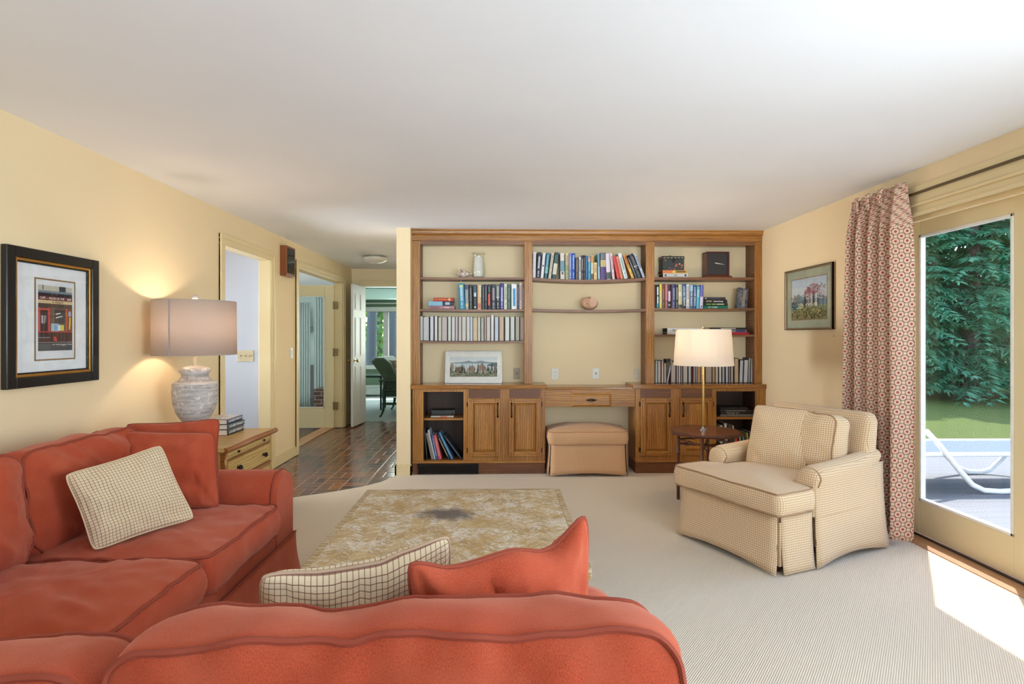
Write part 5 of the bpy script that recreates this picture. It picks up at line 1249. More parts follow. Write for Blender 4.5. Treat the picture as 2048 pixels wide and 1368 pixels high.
g = 'two books lying on the upper shelf of left cabinet bay'
z = flatbook(861.6, 907, 833.4, 836, 5.68, zsL + .001, (232, 220, 206), 'thin white and orange book under the black one in left cabinet', g, deco=[(.42, .72, .05, .95, (226, 130, 100))])
flatbook(862.5, 908, 822, 833, 5.68, z, (34, 34, 32), 'thick black gridded volume on the left cabinet shelf', g, deco=[(.06 + .06 * i, .09 + .06 * i, .1, .9, (64, 62, 58)) for i in range(14)])
g = 'large dark books lying on the upper shelf of right cabinet bay'; z = zsR + .001
for a, b, t0, c, n, tx in ((1440.5, 1510, 4.2, (60, 60, 60), 'striped spiral-bound book at the bottom of right cabinet stack', None), (1441, 1508, 4.4, (22, 22, 24), 'black book with small white title second in right cabinet stack', [('THE ART TO', .36, .36, (200, 200, 200))]), (1440, 1509, 4.2, (34, 34, 38), 'charcoal book third up in right cabinet stack', None), (1441, 1495, 4.4, (26, 24, 30), 'dark soft book on top of right cabinet stack', None)):
    z = flatbook(a, b, 800, 800 + t0, 5.68, z, c, n, g, .2, (90, 88, 84), txt=tx, deco=[(.01 + .04 * i, .025 + .04 * i, .1, .9, (196, 196, 190)) for i in range(24)] if 'spiral' in n else ([(.16, .74, .4, .66, (150, 150, 150))] if 'charcoal' in n else None))
g = 'small books leaning in the lower open bay of right cabinet'
for i, (a, b, tx, ty, c, n, tc) in enumerate([(1434.5, 1440, 1434.5, 853, (150, 180, 186), 'aqua', None), (1440.5, 1445, 1440, 851, (208, 206, 200), 'white', None), (1447, 1450.5, 1446, 847, (56, 56, 60), 'charcoal', None), (1451, 1457.5, 1446.5, 847.5, (212, 206, 200), 'dotted white', (120, 110, 110)), (1458.5, 1462.5, 1456, 852, (60, 70, 90), 'navy', None), (1463, 1468, 1460, 858, (74, 50, 40), 'dark brown', None), (1471.5, 1474.5, 1464.5, 852, (196, 190, 180), 'cream', None), (1476, 1479, 1470, 872, (200, 56, 44), 'red', None), (1482.5, 1485, 1478, 868, (180, 176, 166), 'stone', None),
    (1490, 1495.5, 1482, 869, (50, 60, 90), 'white edged navy', (200, 200, 210)), (1500.5, 1503, 1493, 866, (176, 180, 96), 'lime', None), (1506, 1510.5, 1498, 864, (70, 66, 96), 'plum grey', (190, 190, 200))]):
    leanbook(a, b, tx, ty, 905, Y, c, f'{n} book, {ORD[i]} from left leaning in right cabinet bay', g, tc, .19)

# ================================================================== FURNITURE
def cushion_part(r, nm, loop, h, M, mat=RED, pm=REDD, pr=.006, local=False, **k):
    body, loops = softbox(loop, h, **k); body.xf(M)
    o = body.build(nm, mat, r, smooth=True, angle=75, local=local)
    p = MB()
    for lp in loops: p.tube([M @ q for q in lp], pr, 6, True)
    p.build('piping', pm, o, smooth=True, local=local)
    return o
T = Matrix.Translation
def plan(x0, x1, y0, y1, r=.05): return [(x + (x0 + x1) / 2, y + (y0 + y1) / 2) for x, y in rrect(x1 - x0, y1 - y0, r)]

# --- left sofa (along the left wall, seat faces +x)
r = thing('sofa', 'terracotta sofa section along the left wall with one arm', 'sofa', (-1.75, 2.5, 0))
b = MB(); b.box(-2.28, -1.19, 1.66, 3.08, .21, .345).box(-2.28, -1.25, 1.66, 3.3, .10, .42).box(-2.27, -2.08, 1.66, 3.3, .4, .80); b.build('frame', RED, r, bevel=.02)
# arm with a rolled top: profile in y-z, extruded along x
def rolled(cy, w0, ztop, z0, flare=.0, n=12):
    rr = w0 / 2; pts = [(cy - rr, z0), (cy - rr, ztop - rr * .9)]
    pts += [(cy - rr * math.cos(PI * k / n), ztop - rr * .9 + rr * .9 * math.sin(PI * k / n)) for k in range(1, n)]
    return pts + [(cy + rr, ztop - rr * .9), (cy + rr + flare, z0)]
g = MB(); pf = rolled(3.16, .26, .63, .24); xs = [-2.25, -1.6, -1.27, -1.21, -1.185]
n0 = len(pf); scl = [1, 1, 1, .985, .93]
vs = []
for x, s in zip(xs, scl): vs += [(x, 3.16 + (y - 3.16) * s, .30 + (z - .30) * (1 - (1 - s) * .5)) for y, z in pf]
g.add(vs, [(j * n0 + i, j * n0 + (i + 1) % n0, (j + 1) * n0 + (i + 1) % n0, (j + 1) * n0 + i) for j in range(len(xs) - 1) for i in range(n0)] + [list(range(n0)), list(range((len(xs) - 1) * n0, len(xs) * n0))[::-1]])
ar = g.build('arm', RED, r, smooth=True, angle=50)
MB().tube([(-1.21, 3.16 + (y - 3.16) * .99, z) for y, z in pf], .006, 6).build('piping', REDD, ar, smooth=True)
# skirt
def skirt(r, pts, z0, z1, fl, mat, nm='skirt', local=False, th=.006, centre=(0, 0), curve=0):
    """pts: polyline of the top edge (x,y); the bottom flares outward from centre"""
    g = MB(); P2 = []
    for a, b2 in zip(pts[:-1], pts[1:]):
        a, b2 = Vector(a), Vector(b2); k = max(2, int((b2 - a).length / .05))
        P2 += [(a.lerp(b2, j / k), j / k) for j in range(k)]
    P2.append((Vector(pts[-1]), 1.0)); n = len(P2) - 1
    def fn(u, v):
        i = min(n, int(round(u * n))); p, w2 = P2[i]
        a = P2[max(0, i - 1)][0]; c = P2[min(n, i + 1)][0]; tn = (c - a).normalized(); nr = Vector((tn.y, -tn.x))
        if (p - Vector(centre)).dot(nr) < 0: nr = -nr
        ripple = .004 * math.sin(i * 1.3) * v
        zz = z1 + (z0 + curve * math.sin(PI * w2) - z1) * v
        q = p + nr * (fl * v * v + ripple)
        return (q.x, q.y, zz)
    g.grid(fn, n, 6)
    return g.build(nm, mat, r, smooth=True, solid=th, local=local)
skirt(r, [(-1.178, 1.66), (-1.178, 3.30), (-2.2, 3.30)], .01, .245, .035, RED, centre=(-1.8, 2.5), curve=.0)
MB().tube([(-1.172, 1.66, .247), (-1.172, 3.29, .247)], .005, 6).build('piping', REDD, r, smooth=True)
cushion_part(r, 'seat_cushion', plan(-1.98, -1.165, 1.70, 2.275), .15, T((0, 0, .405)), crown=.045, crownb=.0, bulge=.02, wr=.010, fold=.010, seed=1, ctr=(-1.57, 1.99))
cushion_part(r, 'seat_cushion', plan(-1.98, -1.16, 2.285, 3.02), .15, T((0, 0, .405)), crown=.035, crownb=.0, bulge=.02, wr=.009, fold=.010, seed=2, ctr=(-1.57, 2.65))
def backM(cx, cy, cz, yaw, lean): return T((cx, cy, cz)) @ Matrix.Rotation(yaw, 4, 'Z') @ Matrix.Rotation(lean, 4, 'X') @ Matrix.Rotation(PI / 2, 4, 'X')
# local x -> width, local y -> up, local z -> outward face
for (yc, wdt, seed, xx, top) in ((1.93, .66, 4, -1.93, .90), (2.66, .72, 5, -1.96, .885)):
    M = backM(xx, yc, .48 + (top - .48) / 2, PI / 2, math.radians(-9))
    cushion_part(r, 'back_cushion', rrect(wdt, top - .475, .07), .15, M, crown=.075, crownb=.02, bulge=.02, wr=.016, seed=seed, fold=.022)

def pillow(nm, label, cs, th, mat, pm, seed, pr=.005, pinch=.06, wr=.006, group=None, dips=None):
    c = sum((Vector(q) for q in cs), Vector()) / 4
    r = thing(nm, label, 'pillow', (c.x, c.y, min(q[2] for q in cs)), group=group)
    b, lp = pillow4(*cs, th, seed, wr, pinch, dips=dips); b.build('cover', mat, r, smooth=True, angle=80)
    if pm: MB().tube(lp, pr, 6, True).build('piping', pm, r, smooth=True)
    return r
pillow('throw_pillow', 'terracotta square cushion standing against the left sofa arm', [(-1.92, 2.84, .50), (-1.43, 2.93, .49), (-1.49, 3.0, .865), (-1.94, 2.95, .885)], .19, RED, REDD, 11, pinch=.04, wr=.012)
pillow('throw_pillow', 'terracotta cushion half hidden behind another at the left sofa arm', [(-2.0, 3.07, .56), (-1.52, 3.10, .60), (-1.545, 3.17, .915), (-2.03, 3.12, .895)], .13, RED, REDD, 12, pinch=.08, wr=.012)
pillow('throw_pillow', 'checked cream pillow tilted against the back of the left sofa', [(-1.64, 2.32, .50), (-1.40, 2.64, .53), (-1.58, 2.68, .865), (-1.78, 2.35, .805)], .125, CHKP, PIPL, 13, .004, .06, .012)

# --- near sofa, back to the camera
r = thing('sofa', 'terracotta sofa section seen from behind at the bottom of the room', 'sofa', (-.6, 1.2, 0))
b = MB(); b.box(-2.28, .34, .74, 1.60, .30, .34).box(-2.28, .34, .74, .90, .3, .72).box(-2.28, -2.1, .9, 1.62, .3, .72); b.build('frame', RED, r, bevel=.02)
g = MB(); pf = rolled(.25, .22, .625, .30)
ys = [.92, 1.5, 1.66, 1.70, 1.72]; scl = [1, 1, 1, .97, .88]; n0 = len(pf); vs = []
for y, s in zip(ys, scl): vs += [(.25 + (x - .25) * s, y, .30 + (z - .30) * (1 - (1 - s) * .5)) for x, z in pf]
g.add(vs, [(j * n0 + i, (j + 1) * n0 + i, (j + 1) * n0 + (i + 1) % n0, j * n0 + (i + 1) % n0) for j in range(len(ys) - 1) for i in range(n0)] + [list(range(n0)), list(range((len(ys) - 1) * n0, len(ys) * n0))[::-1]])
g.build('arm', RED, r, smooth=True, angle=50)
skirt(r, [(-1.15, 1.66), (.36, 1.70), (.37, .74), (-2.28, .74)], .01, .30, .03, RED, centre=(-.6, 1.2))
for i, (a, b2) in enumerate(((-.62, .13), (-1.16, -.63), (-2.1, -1.17))):
    cushion_part(r, 'seat_cushion', plan(a, b2, .98, 1.64), .15, T((0, 0, .415)), crown=.03, crownb=0, bulge=.015, seed=20 + i, ctr=((a + b2) / 2, 1.3))
def dfb(amps, xw):
    def f(v):   # local: x width, y up, z thickness; add the lumpy crest of the photo to the upper part
        k = max(0, min(1, (v.y + .05) / .25)); u = (v.x + xw / 2) / xw; a = 0
        for i in range(len(amps) - 1):
            u0, u1 = i / (len(amps) - 1), (i + 1) / (len(amps) - 1)
            if u0 <= u <= u1 or (i == 0 and u < 0) or (i == len(amps) - 2 and u > 1):
                q = min(1, max(0, (u - u0) / (u1 - u0))); q = q * q * (3 - 2 * q); a = amps[i] * (1 - q) + amps[i + 1] * q
        return Vector((v.x, v.y + a * k, v.z + .02 * k * -.0))
    return f
M = backM(-.162, .99, .645, PI, math.radians(6))
big = cushion_part(r, 'back_cushion', rrect(.93, .44, .05), .165, M, pr=.0062, crown=.045, crownb=.045, bulge=.018, wr=.014, fold=.010, seed=31, deform=dfb([-.012, .004, .010, .008, .006, -.006, -.004, -.008, -.012], .93))
M = backM(-1.0, .98, .575, PI, math.radians(6))
cushion_part(r, 'back_cushion', rrect(.72, .43, .075), .165, M, pr=.0062, crown=.045, crownb=.045, bulge=.018, wr=.014, fold=.010, seed=33, deform=dfb([.022, .02, .0, -.01], .72))
M = backM(-1.75, .98, .565, PI, math.radians(6))
cushion_part(r, 'back_cushion', rrect(.72, .43, .075), .165, M, crown=.045, crownb=.045, bulge=.018, wr=.012, seed=34)
pillow('throw_pillow', 'checked cream pillow on the near sofa beside a red cushion', [(-.56, 1.34, .49), (-.13, 1.46, .49), (-.112, 1.35, .902), (-.515, 1.22, .862)], .16, CHKP, flat((190, 158, 128), .8), 14, .0045, .05, .010, dips=[(0, 0), (.38, .020), (.6, .024), (.76, .012), (1, 0)])
pillow('throw_pillow', 'terracotta cushion with a raised right corner on the near sofa', [(-.175, 1.22, .50), (.235, 1.37, .50), (.207, 1.30, .958), (-.19, 1.15, .915)], .18, RED, REDD, 15, .0055, .07, .015, dips=[(0, 0), (.25, .030), (.55, .022), (.76, .046), (1, -.008)])

# --- coffee table
r = thing('coffee_table', 'low square coffee table with distressed whitewashed parquet top', 'coffee table', (-.21, 2.83, 0))
x0, x1, y0, y1 = -.79, .37, 2.235, 3.412
MB().box(x0 + .035, x1 - .035, y0 + .035, y1 - .035, .41, .4505).build('table_top', DIST, r)
EDG = N('worn_edge_wood'); EDG.col(EDG.mix(EDG.step(EDG.noise(EDG.map(EDG.uv(), (8, 60, 1)), 1, 5, .7), .45, .62), (166, 132, 82), (214, 202, 176))); EDG.set(Roughness=.6); EDG = EDG.m
f = MB(); f.box(x0, x0 + .035, y0, y1, .40, .45); f.box(x1 - .035, x1, y0, y1, .40, .45); f.box(x0 + .035, x1 - .035, y0, y0 + .035, .40, .45); f.box(x0 + .035, x1 - .035, y1 - .035, y1, .40, .45); f.build('edge_band', EDG, r, bevel=.004)
LEG = flat((104, 82, 46), .55, name='olive_brown_wood')
f = MB(); f.box(x0 + .03, x1 - .03, y0 + .03, y0 + .06, .31, .40); f.box(x0 + .03, x1 - .03, y1 - .06, y1 - .03, .31, .40); f.box(x0 + .03, x0 + .06, y0 + .03, y1 - .03, .31, .40); f.box(x1 - .06, x1 - .03, y0 + .03, y1 - .03, .31, .40); f.build('apron', LEG, r)
for lx in (x0 + .012, x1 - .082):
    for ly in (y0 + .012, y1 - .082): MB().box(lx, lx + .07, ly, ly + .07, 0, .40).build('leg', LEG, r, bevel=.006)

# --- armchair
AZ = math.atan2(-.904, .428); AO = Vector((1.425, 3.538, 0))
r = thing('armchair', 'cream checked skirted armchair beside the patio door', 'armchair', AO, AZ)
L = dict(local=True)
b = MB(); b.box(-.37, .37, .03, .95, .10, .35); b.box(-.395, .395, .34, .95, .10, .42); b.build('frame', CHK, r, local=True, bevel=.02)
# back frame
def prism_loft(secs): 
    n = len(secs[0]); g = MB(); vs = [p for s in secs for p in s]
    g.add(vs, [(j * n + i, j * n + (i + 1) % n, (j + 1) * n + (i + 1) % n, (j + 1) * n + i) for j in range(len(secs) - 1) for i in range(n)] + [list(range(n))[::-1], list(range((len(secs) - 1) * n, len(secs) * n))]); return g
secs = []
for z, y, w0, th in ((.30, .84, .38, .13), (.5, .87, .385, .13), (.7, .905, .385, .12), (.82, .93, .38, .11), (.862, .94, .36, .09), (.872, .945, .33, .05)):
    secs.append([(x, y + yy, z) for x, yy in rrect(2 * w0, th, min(.04, th / 2.2), 3)])
# equalise counts
mn = min(len(s) for s in secs); secs = [s if len(s) == mn else [s[int(i * len(s) / mn)] for i in range(mn)] for s in secs]
prism_loft(secs).build('back_frame', CHK, r, local=True, smooth=True, angle=60)
# arms: rolled profile swept back, sides run straight to the floor as skirt
for sg in (-1, 1):
    secs = []
    for y, zt, xc, wd2, k in ((.285, .50, .345, .10, .7), (.292, .545, .35, .125, .9), (.31, .578, .352, .14, 1), (.36, .592, .354, .145, 1), (.5, .598, .352, .14, 1), (.7, .612, .348, .13, 1), (.85, .632, .345, .12, 1), (.96, .645, .342, .11, 1)):
        pts = []; rr = wd2 / 2; n = 10
        pts.append((xc - rr * .75, .30)); pts.append((xc - rr * .8, zt - rr * 1.3))
        for q in range(n + 1): a = PI - PI * q / n; pts.append((xc + rr * math.cos(a) * 1.05, zt - rr * .85 + rr * .85 * math.sin(a)))
        pts.append((xc + rr * .8, zt - rr * 1.5)); pts.append((xc + rr * .85, .30))
        secs.append([(sg * x, y, z) for x, z in pts])
    g = prism_loft(secs); ao = g.build('arm', CHK, r, local=True, smooth=True, angle=60)
    MB().tube([(p[0] * 1.005, p[1] + .012, p[2]) for p in secs[2][1:-1]], .0045, 6).build('piping', PIPC, ao, smooth=True, local=True)
    # outer side panel down to the floor, flared
    def side(u, v, sg=sg):
        y = .30 + .70 * u; zt = .50 + .06 * u; x = .405 - .02 * u
        fl = .028 * v * v + .012 * (math.sin(PI * u)) * v * -1.0
        yy = y + (.02 * v * v * (-1 if u < .02 else (1 if u > .98 else 0)))
        zb = .008 + .035 * math.sin(PI * u)
        return (sg * (x + fl), yy, zt + (zb - zt) * v)
    MB().grid(side, 16, 10).build('side_panel', CHK, r, local=True, smooth=True, solid=.006)
# front skirt with kick pleats
def fskirt(x0_, x1_, ya, yb, z1, nm, fl=.03, cv=.03, ns=14):
    def fn(u, v):
        x = x0_ + (x1_ - x0_) * u; y = ya + (yb - ya) * u; zb = .008 + cv * math.sin(PI * u)
        tx, ty = x1_ - x0_, yb - ya; l = math.hypot(tx, ty); nx, ny = ty / l, -tx / l
        e = fl * v * v; w3 = 1 + .03 * v
        return (x + nx * e + (x - (x0_ + x1_) / 2) * .05 * v, y + ny * e, z1 + (zb - z1) * v)
    return MB().grid(fn, ns, 8).build(nm, CHK, r, local=True, smooth=True, solid=.006)
fskirt(-.375, .375, .005, .005, .335, 'front_skirt')
for sg in (-1, 1):
    if sg > 0: fskirt(.385, .40, .03, .275, .335, 'corner_skirt', .022, .0, 6)
    else: fskirt(-.40, -.385, .275, .03, .335, 'corner_skirt', .022, .0, 6)
MB().box(-.372, .372, .02, .03, .05, .3).box(-.385, -.375, .02, .3, .05, .3).box(.375, .385, .02, .3, .05, .3).build('pleat_lining', CHK, r, local=True)
def bskirt(u, v): return (-.38 + .76 * u, .985 + .02 * v * v, .42 + (.01 - .42) * v)
MB().grid(bskirt, 10, 6).build('back_skirt', CHK, r, local=True, smooth=True, solid=.006)
for lx, ly in ((-.33, .07), (.33, .07), (-.33, .92), (.345, .93)): MB().tube([(lx, ly, 0), (lx, ly, .12)], [.018, .026], 10).build('leg', MAHV, r, local=True)
# T seat cushion
tp = [(-.405, -.03), (.405, -.03), (.418, .0), (.418, .26), (.40, .28), (.295, .285), (.29, .72), (-.29, .72), (-.295, .285), (-.40, .28), (-.418, .26), (-.418, .0)]
cushion_part(r, 'seat_cushion', dens(tp, .04), .125, T((0, 0, .412)), CHK, PIPC, .0045, True, crown=.03, crownb=0, bulge=.014, wr=.006, seed=41, ctr=(0, .2))
M = T((0, .70, .655)) @ Matrix.Rotation(math.radians(-10), 4, 'X') @ Matrix.Rotation(PI / 2, 4, 'X')
cushion_part(r, 'back_cushion', rrect(.60, .40, .06), .15, M, CHK, PIPC, .0045, True, crown=.055, crownb=.02, bulge=.012, wr=.010, fold=.012, seed=42)
def w2(p): return tuple(Matrix.Translation(AO) @ Matrix.Rotation(AZ, 4, 'Z') @ Vector(p))
pillow('throw_pillow', 'square pillow of the same cream check on the armchair', [w2((-.225, .44, .475)), w2((.155, .56, .475)), w2((.135, .70, .875)), w2((-.24, .56, .885))], .13, CHK, PIPC, 16, .004, .03, .007)

# --- ottoman
r = thing('ottoman', 'apricot checked skirted ottoman tucked under the desk', 'ottoman', (.88, 5.68, 0))
x0, x1, y0, y1 = .50, 1.255, 5.50, 5.90
MB().box(x0 + .02, x1 - .02, y0 + .02, y1 - .01, .06, .31).build('frame', CHKO, r)
cushion_part(r, 'cushion', plan(x0 - .01, x1 + .01, y0 - .01, y1, .05), .12, T((0, 0, .375)), CHKO, flat((196, 140, 98), .8), .004, crown=.06, crownb=0, bulge=.012, wr=.004, seed=51, ctr=((x0 + x1) / 2, (y0 + y1) / 2))
def osk(xa, ya, xb, yb, nm='skirt'):
    def fn(u, v):
        tx, ty = xb - xa, yb - ya; l = math.hypot(tx, ty); nx, ny = ty / l, -tx / l; e = .02 * v * v
        return (xa + tx * u + nx * e + tx * (u - .5) * .03 * v, ya + ty * u + ny * e + ty * (u - .5) * .03 * v, .315 + (.012 + .022 * math.sin(PI * u) - .315) * v)
    MB().grid(fn, 14, 6).build(nm, CHKO, r, smooth=True, solid=.005)
osk(x0 + .01, y0, x1 - .025, y0); osk(x1 - .005, y0 + .01, x1 - .005, y1 - .02); osk(x0, y1 - .02, x0, y0 + .01)
MB().box(x0 + .04, x0 + .08, y0 + .04, y0 + .08, 0, .07).box(x1 - .08, x1 - .04, y0 + .04, y0 + .08, 0, .07).build('foot', MAHV, r)

# --- octagonal side table with lamp
tc_ = Vector((1.70, 4.62, 0)); zt = .592
r = thing('side_table', 'small octagonal mahogany table with bamboo-turned legs beside the armchair', 'side table', tc_)
n = 8; rot0 = math.radians(10)
def octo(R, z, k=8): return [(tc_.x + R * math.cos(rot0 + 2 * PI * i / 8) * 1.0, tc_.y + R * math.sin(rot0 + 2 * PI * i / 8), z) for i in range(8)]
MB().prism(octo(.265, zt - .010), (0, 0, .010)).build('table_top', MAH, r, bevel=.003)
MB().add(octo(.292, zt - .022) + octo(.296, zt - .010) + octo(.288, zt + .003) + octo(.262, zt), [(j * 8 + i, j * 8 + (i + 1) % 8, (j + 1) * 8 + (i + 1) % 8, (j + 1) * 8 + i) for j in range(3) for i in range(8)] + [list(range(8))[::-1]]).build('moulded_rim', flat((84, 42, 26), .25, name='dark_mahogany'), r, bevel=.002)
lp = []
for i in range(4):
    a = rot0 + PI / 8 + PI / 2 * i + .55; px, py = tc_.x + .215 * math.cos(a), tc_.y + .215 * math.sin(a); lp.append((px, py))
    zs = [0, .02, .10, .11, .12, .24, .25, .26, .38, .39, .40, .52, .57]; rs = [.012, .014, .013, .018, .013, .013, .018, .013, .013, .018, .013, .014, .016]
    MB().lathe(list(zip(rs, zs)), (px, py, 0), 12).build('leg', MAHV, r, smooth=True)
for i in range(2):
    a, b2 = Vector((*lp[i], 0)), Vector((*lp[i + 2], 0))
    for z in (.47,):
        z += i * .0; pts = [(a.lerp(b2, q)) + Vector((0, 0, z)) for q in [k / 12 for k in range(13)]]
        MB().tube(pts, [.009, .009, .016, .009, .009, .009, .017, .009, .009, .009, .016, .009, .009], 8).build('stretcher', MAHV, r, smooth=True)
for i in range(4):
    a, b2 = Vector((*lp[i], 0)), Vector((*lp[(i + 1) % 4], 0))
    for z in (.505, .12):
        pts = [(a.lerp(b2, q)) + Vector((0, 0, z)) for q in [k / 8 for k in range(9)]]
        MB().tube(pts, [.007, .007, .008, .007, .014, .007, .008, .007, .007], 8).build('stretcher', MAHV, r, smooth=True)
r = thing('lamp', 'slim brass lamp with white drum shade on the octagonal table', 'lamp', (tc_.x, tc_.y + .04, zt))
lx, ly = tc_.x, tc_.y + .04
MB().lathe([(.030, 0), (.030, .006), (.014, .012), (.014, .022), (.010, .024)], (lx, ly, zt + .001), 24).build('base', STEEL, r, smooth=True)
MB().tube([(lx, ly, zt + .02), (lx, ly, 1.20)], .0105, 14).build('pole', BRASS, r, smooth=True)
z0, z1 = pZ(1412, 730.5, ly), pZ(1412, 659, ly)
MB().lathe([(.240, z0), (.2395, z0 + .004), (.218, z1 - .004), (.2175, z1)], (lx, ly, 0), 56, caps=False).build('lamp_shade', SHF, r, smooth=True, solid=.0015)
MB().tube([(lx, ly, 1.2), (lx, ly, z1 + .0)], .004, 8).lathe([(.003, 0), (.012, .004), (.005, .012), (.009, .018), (.002, .028)], (lx, ly, z1 + .001), 12).build('finial', BRASS, r, smooth=True)
f = MB()
for k in range(3): a = k * 2 * PI / 3; f.tube([(lx, ly, z1 - .006), (lx + .217 * math.cos(a), ly + .217 * math.sin(a), z1 - .006)], .002, 6)
f.build('shade_spider', BRASS, r)
EM = N('warm_bulb'); EM.set(Emission_Color=(255, 208, 150)); EM.b.inputs['Emission Strength'].default_value = 14; EM = EM.m
def bulb(r, x, y, z, e, col=(1, .76, .5)):
    MB().lathe([(.012, -.05), (.014, -.02), (.028, .01), (.030, .028), (.022, .048), (.002, .058)], (x, y, z), 16).build('bulb', EM, r, smooth=True)
    l = bpy.data.lights.new('bulb_light', 'POINT'); l.energy = e; l.color = col; l.shadow_soft_size = .032; o = bpy.data.objects.new('bulb_light', l); C.objects.link(o)
    o.parent = r; o.location = WM[r.name].inverted() @ Vector((x, y, z + .09))
bulb(r, lx - .05, ly, 1.27, 5.0, (1, .82, .6))

# --- end table with turned pine chest
r = thing('end_table', 'antique pine chest with dark worn edges beyond the left sofa', 'chest', (-2.06, 4.1, 0))
x0, x1, y0, y1, zt = -2.33, -1.80, 3.74, 4.52, .64
MB().box(x0, x1 + .02, y0 - .03, y1 + .02, zt - .028, zt).build('top', PINE, r, bevel=.003)
def edge_pts():
    pts = []
    for k in range(41): u = k / 40; pts.append((x1 + .022 + .006 * math.sin(u * 9), y0 - .03 + (y1 - y0 + .05) * u, zt - .016))
    return pts
MB().tube(edge_pts(), .019, 8).build('worn_rim', RUST, r, smooth=True)
MB().box(x0 + .01, x1 - .006, y0, y1, .06, zt - .028).build('body', PINEV, r, bevel=.004)
f = MB()
for ya in (y0, y1 - .035): f.box(x1 - .006, x1 + .006, ya, ya + .035, .05, zt - .03)
f.build('corner_post', PINEV, r, bevel=.004)
# slide, drawer, lower doors, all on the front (x1)
def front(nm, ya, yb, za, zb, m=PINE, e=.007):
    return MB().box(x1 - .006, x1 + e, ya, yb, za, zb).build(nm, m, r, bevel=.003)
sld = front('pull_out_slide', y0 + .05, y1 - .05, zt - .075, zt - .045)
d1 = front('drawer', y0 + .05, y1 - .05, zt - .235, zt - .105)
MB().box(x1 - .006, x1 + .004, y0 + .035, y1 - .035, zt - .103, zt - .09).box(x1 - .006, x1 + .01, y0 + .035, y1 - .035, zt - .262, zt - .242).box(x1 - .006, x1 + .004, y0 + .036, y0 + .048, zt - .24, zt - .1).build('worn_moulding', RUST, r, bevel=.003)
for ya, yb in ((y0 + .05, (y0 + y1) / 2 - .01), ((y0 + y1) / 2 + .01, y1 - .05)):
    dd = front('cupboard_door', ya, yb, .09, zt - .275)
    a, b2, c, e = ya + .05, yb - .05, .14, zt - .32
    MB().prism([(x1 + .0071, a, c), (x1 + .0071, b2, c), (x1 + .0071, b2, e - .03), (x1 + .0071, (a + b2) / 2 + .05, e - .03), (x1 + .0071, (a + b2) / 2, e), (x1 + .0071, (a + b2) / 2 - .05, e - .03), (x1 + .0071, a, e - .03)], (.005, 0, 0)).build('door_panel', PINEV, dd, bevel=.003)
def knob(par, y, z, s):
    g = MB(); g.lathe([(.010 * s, 0), (.006 * s, .008 * s), (.016 * s, .016 * s), (.017 * s, .024 * s), (.008 * s, .032 * s), (.001, .033 * s)], (0, 0, 0), 14)
    g.xf(T((x1 + .007, y, z)) @ Matrix.Rotation(PI / 2, 4, 'Y')); g.build('knob', IRON, par, smooth=True)
for y in (y0 + .18, y1 - .18): knob(sld, y, zt - .06, .55); knob(d1, y, zt - .17, 1.1)
MB().prism([(x1 + .001, y0 - .002, z) for z in ()] or [(x1 - .02, y0 - .003, .06), (x1 + .006, y0 - .003, .06), (x1 + .012, y0 - .003, .2), (x1 + .0, y0 - .003, .3), (x1 + .014, y0 - .003, .42), (x1 + .004, y0 - .003, .55), (x1 + .012, y0 - .003, .6), (x1 - .02, y0 - .003, .6)], (0, .02, 0)).build('carved_bracket', RUST, r)
f = MB(); 
for ya in (y0 + .02, y1 - .06):
    for xa in (x0 + .03, x1 - .05): f.box(xa, xa + .04, ya, ya + .04, 0, .06)
f.build('foot', PINEV, r)
# book stack on it
def tbook(z, t, dx, dy, rot, col, label, words, top=None):
    r = thing('book', label, 'book', (-1.99 + dx, 4.19 + dy, z), rot, 'three hardbacks stacked beside the table lamp')
    L_, d, k = .262, .165, .0025     # spine runs along +y and faces +x
    c = MB(); c.box(-d, 0, 0, L_, 0, k).box(-d, 0, 0, L_, t - k, t)
    n = 6; c.prism([(.004 * math.sin(PI * i / n), 0, t * i / n) for i in range(n + 1)] + [(-k, 0, t), (-k, 0, 0)], (0, L_, 0)); c.build('cover', flat(col, .35, name='book_cloth'), r, local=True)
    MB().box(-d + .005, -k, .004, L_ - .004, k, t - k).build('pages', flat((226, 214, 200), .85, name='book_paper'), r, local=True)
    text(words, t * .62, flat((226, 226, 226), .5), r, WM[r.name] @ T((.0055, L_ * .46, t * .5)) @ Matrix.Rotation(PI / 2, 4, 'Z') @ Matrix.Rotation(PI / 2, 4, 'X'), 'title', .0002, True, fit=L_ * .82)
    MB().box(.004, .0046, L_ * .93, L_ * .97, t * .3, t * .7).build('publisher_mark', flat((220, 220, 220), .5), r, local=True)
    if top:
        m = N('jacket_print'); m.col(m.ramp(m.noise(m.obj(), 30, 4, .7), [(.35, (60, 66, 84)), (.5, (200, 196, 196)), (.62, (230, 226, 224)), (.75, (90, 96, 110))])); m.set(Roughness=.3)
        MB().box(-d + .001, -.001, .001, L_ - .001, t, t + .0006).build('jacket_top', m.m, r, local=True)
    return z + t + .001
z = tbook(zt + .001, .042, .0, .0, .0, (34, 40, 50), 'dark hardback at the bottom of the stack by the table lamp', 'LOUISE PENNY')
z = tbook(z, .038, .0, .002, -.02, (30, 66, 84), 'deep teal hardback in the middle of the stack by the table lamp', 'LOUISE PENNY')
z = tbook(z, .036, -.004, .004, .03, (50, 56, 96), 'navy hardback with pale jacket on top of the stack by the lamp', 'LOUISE PENNY', True)
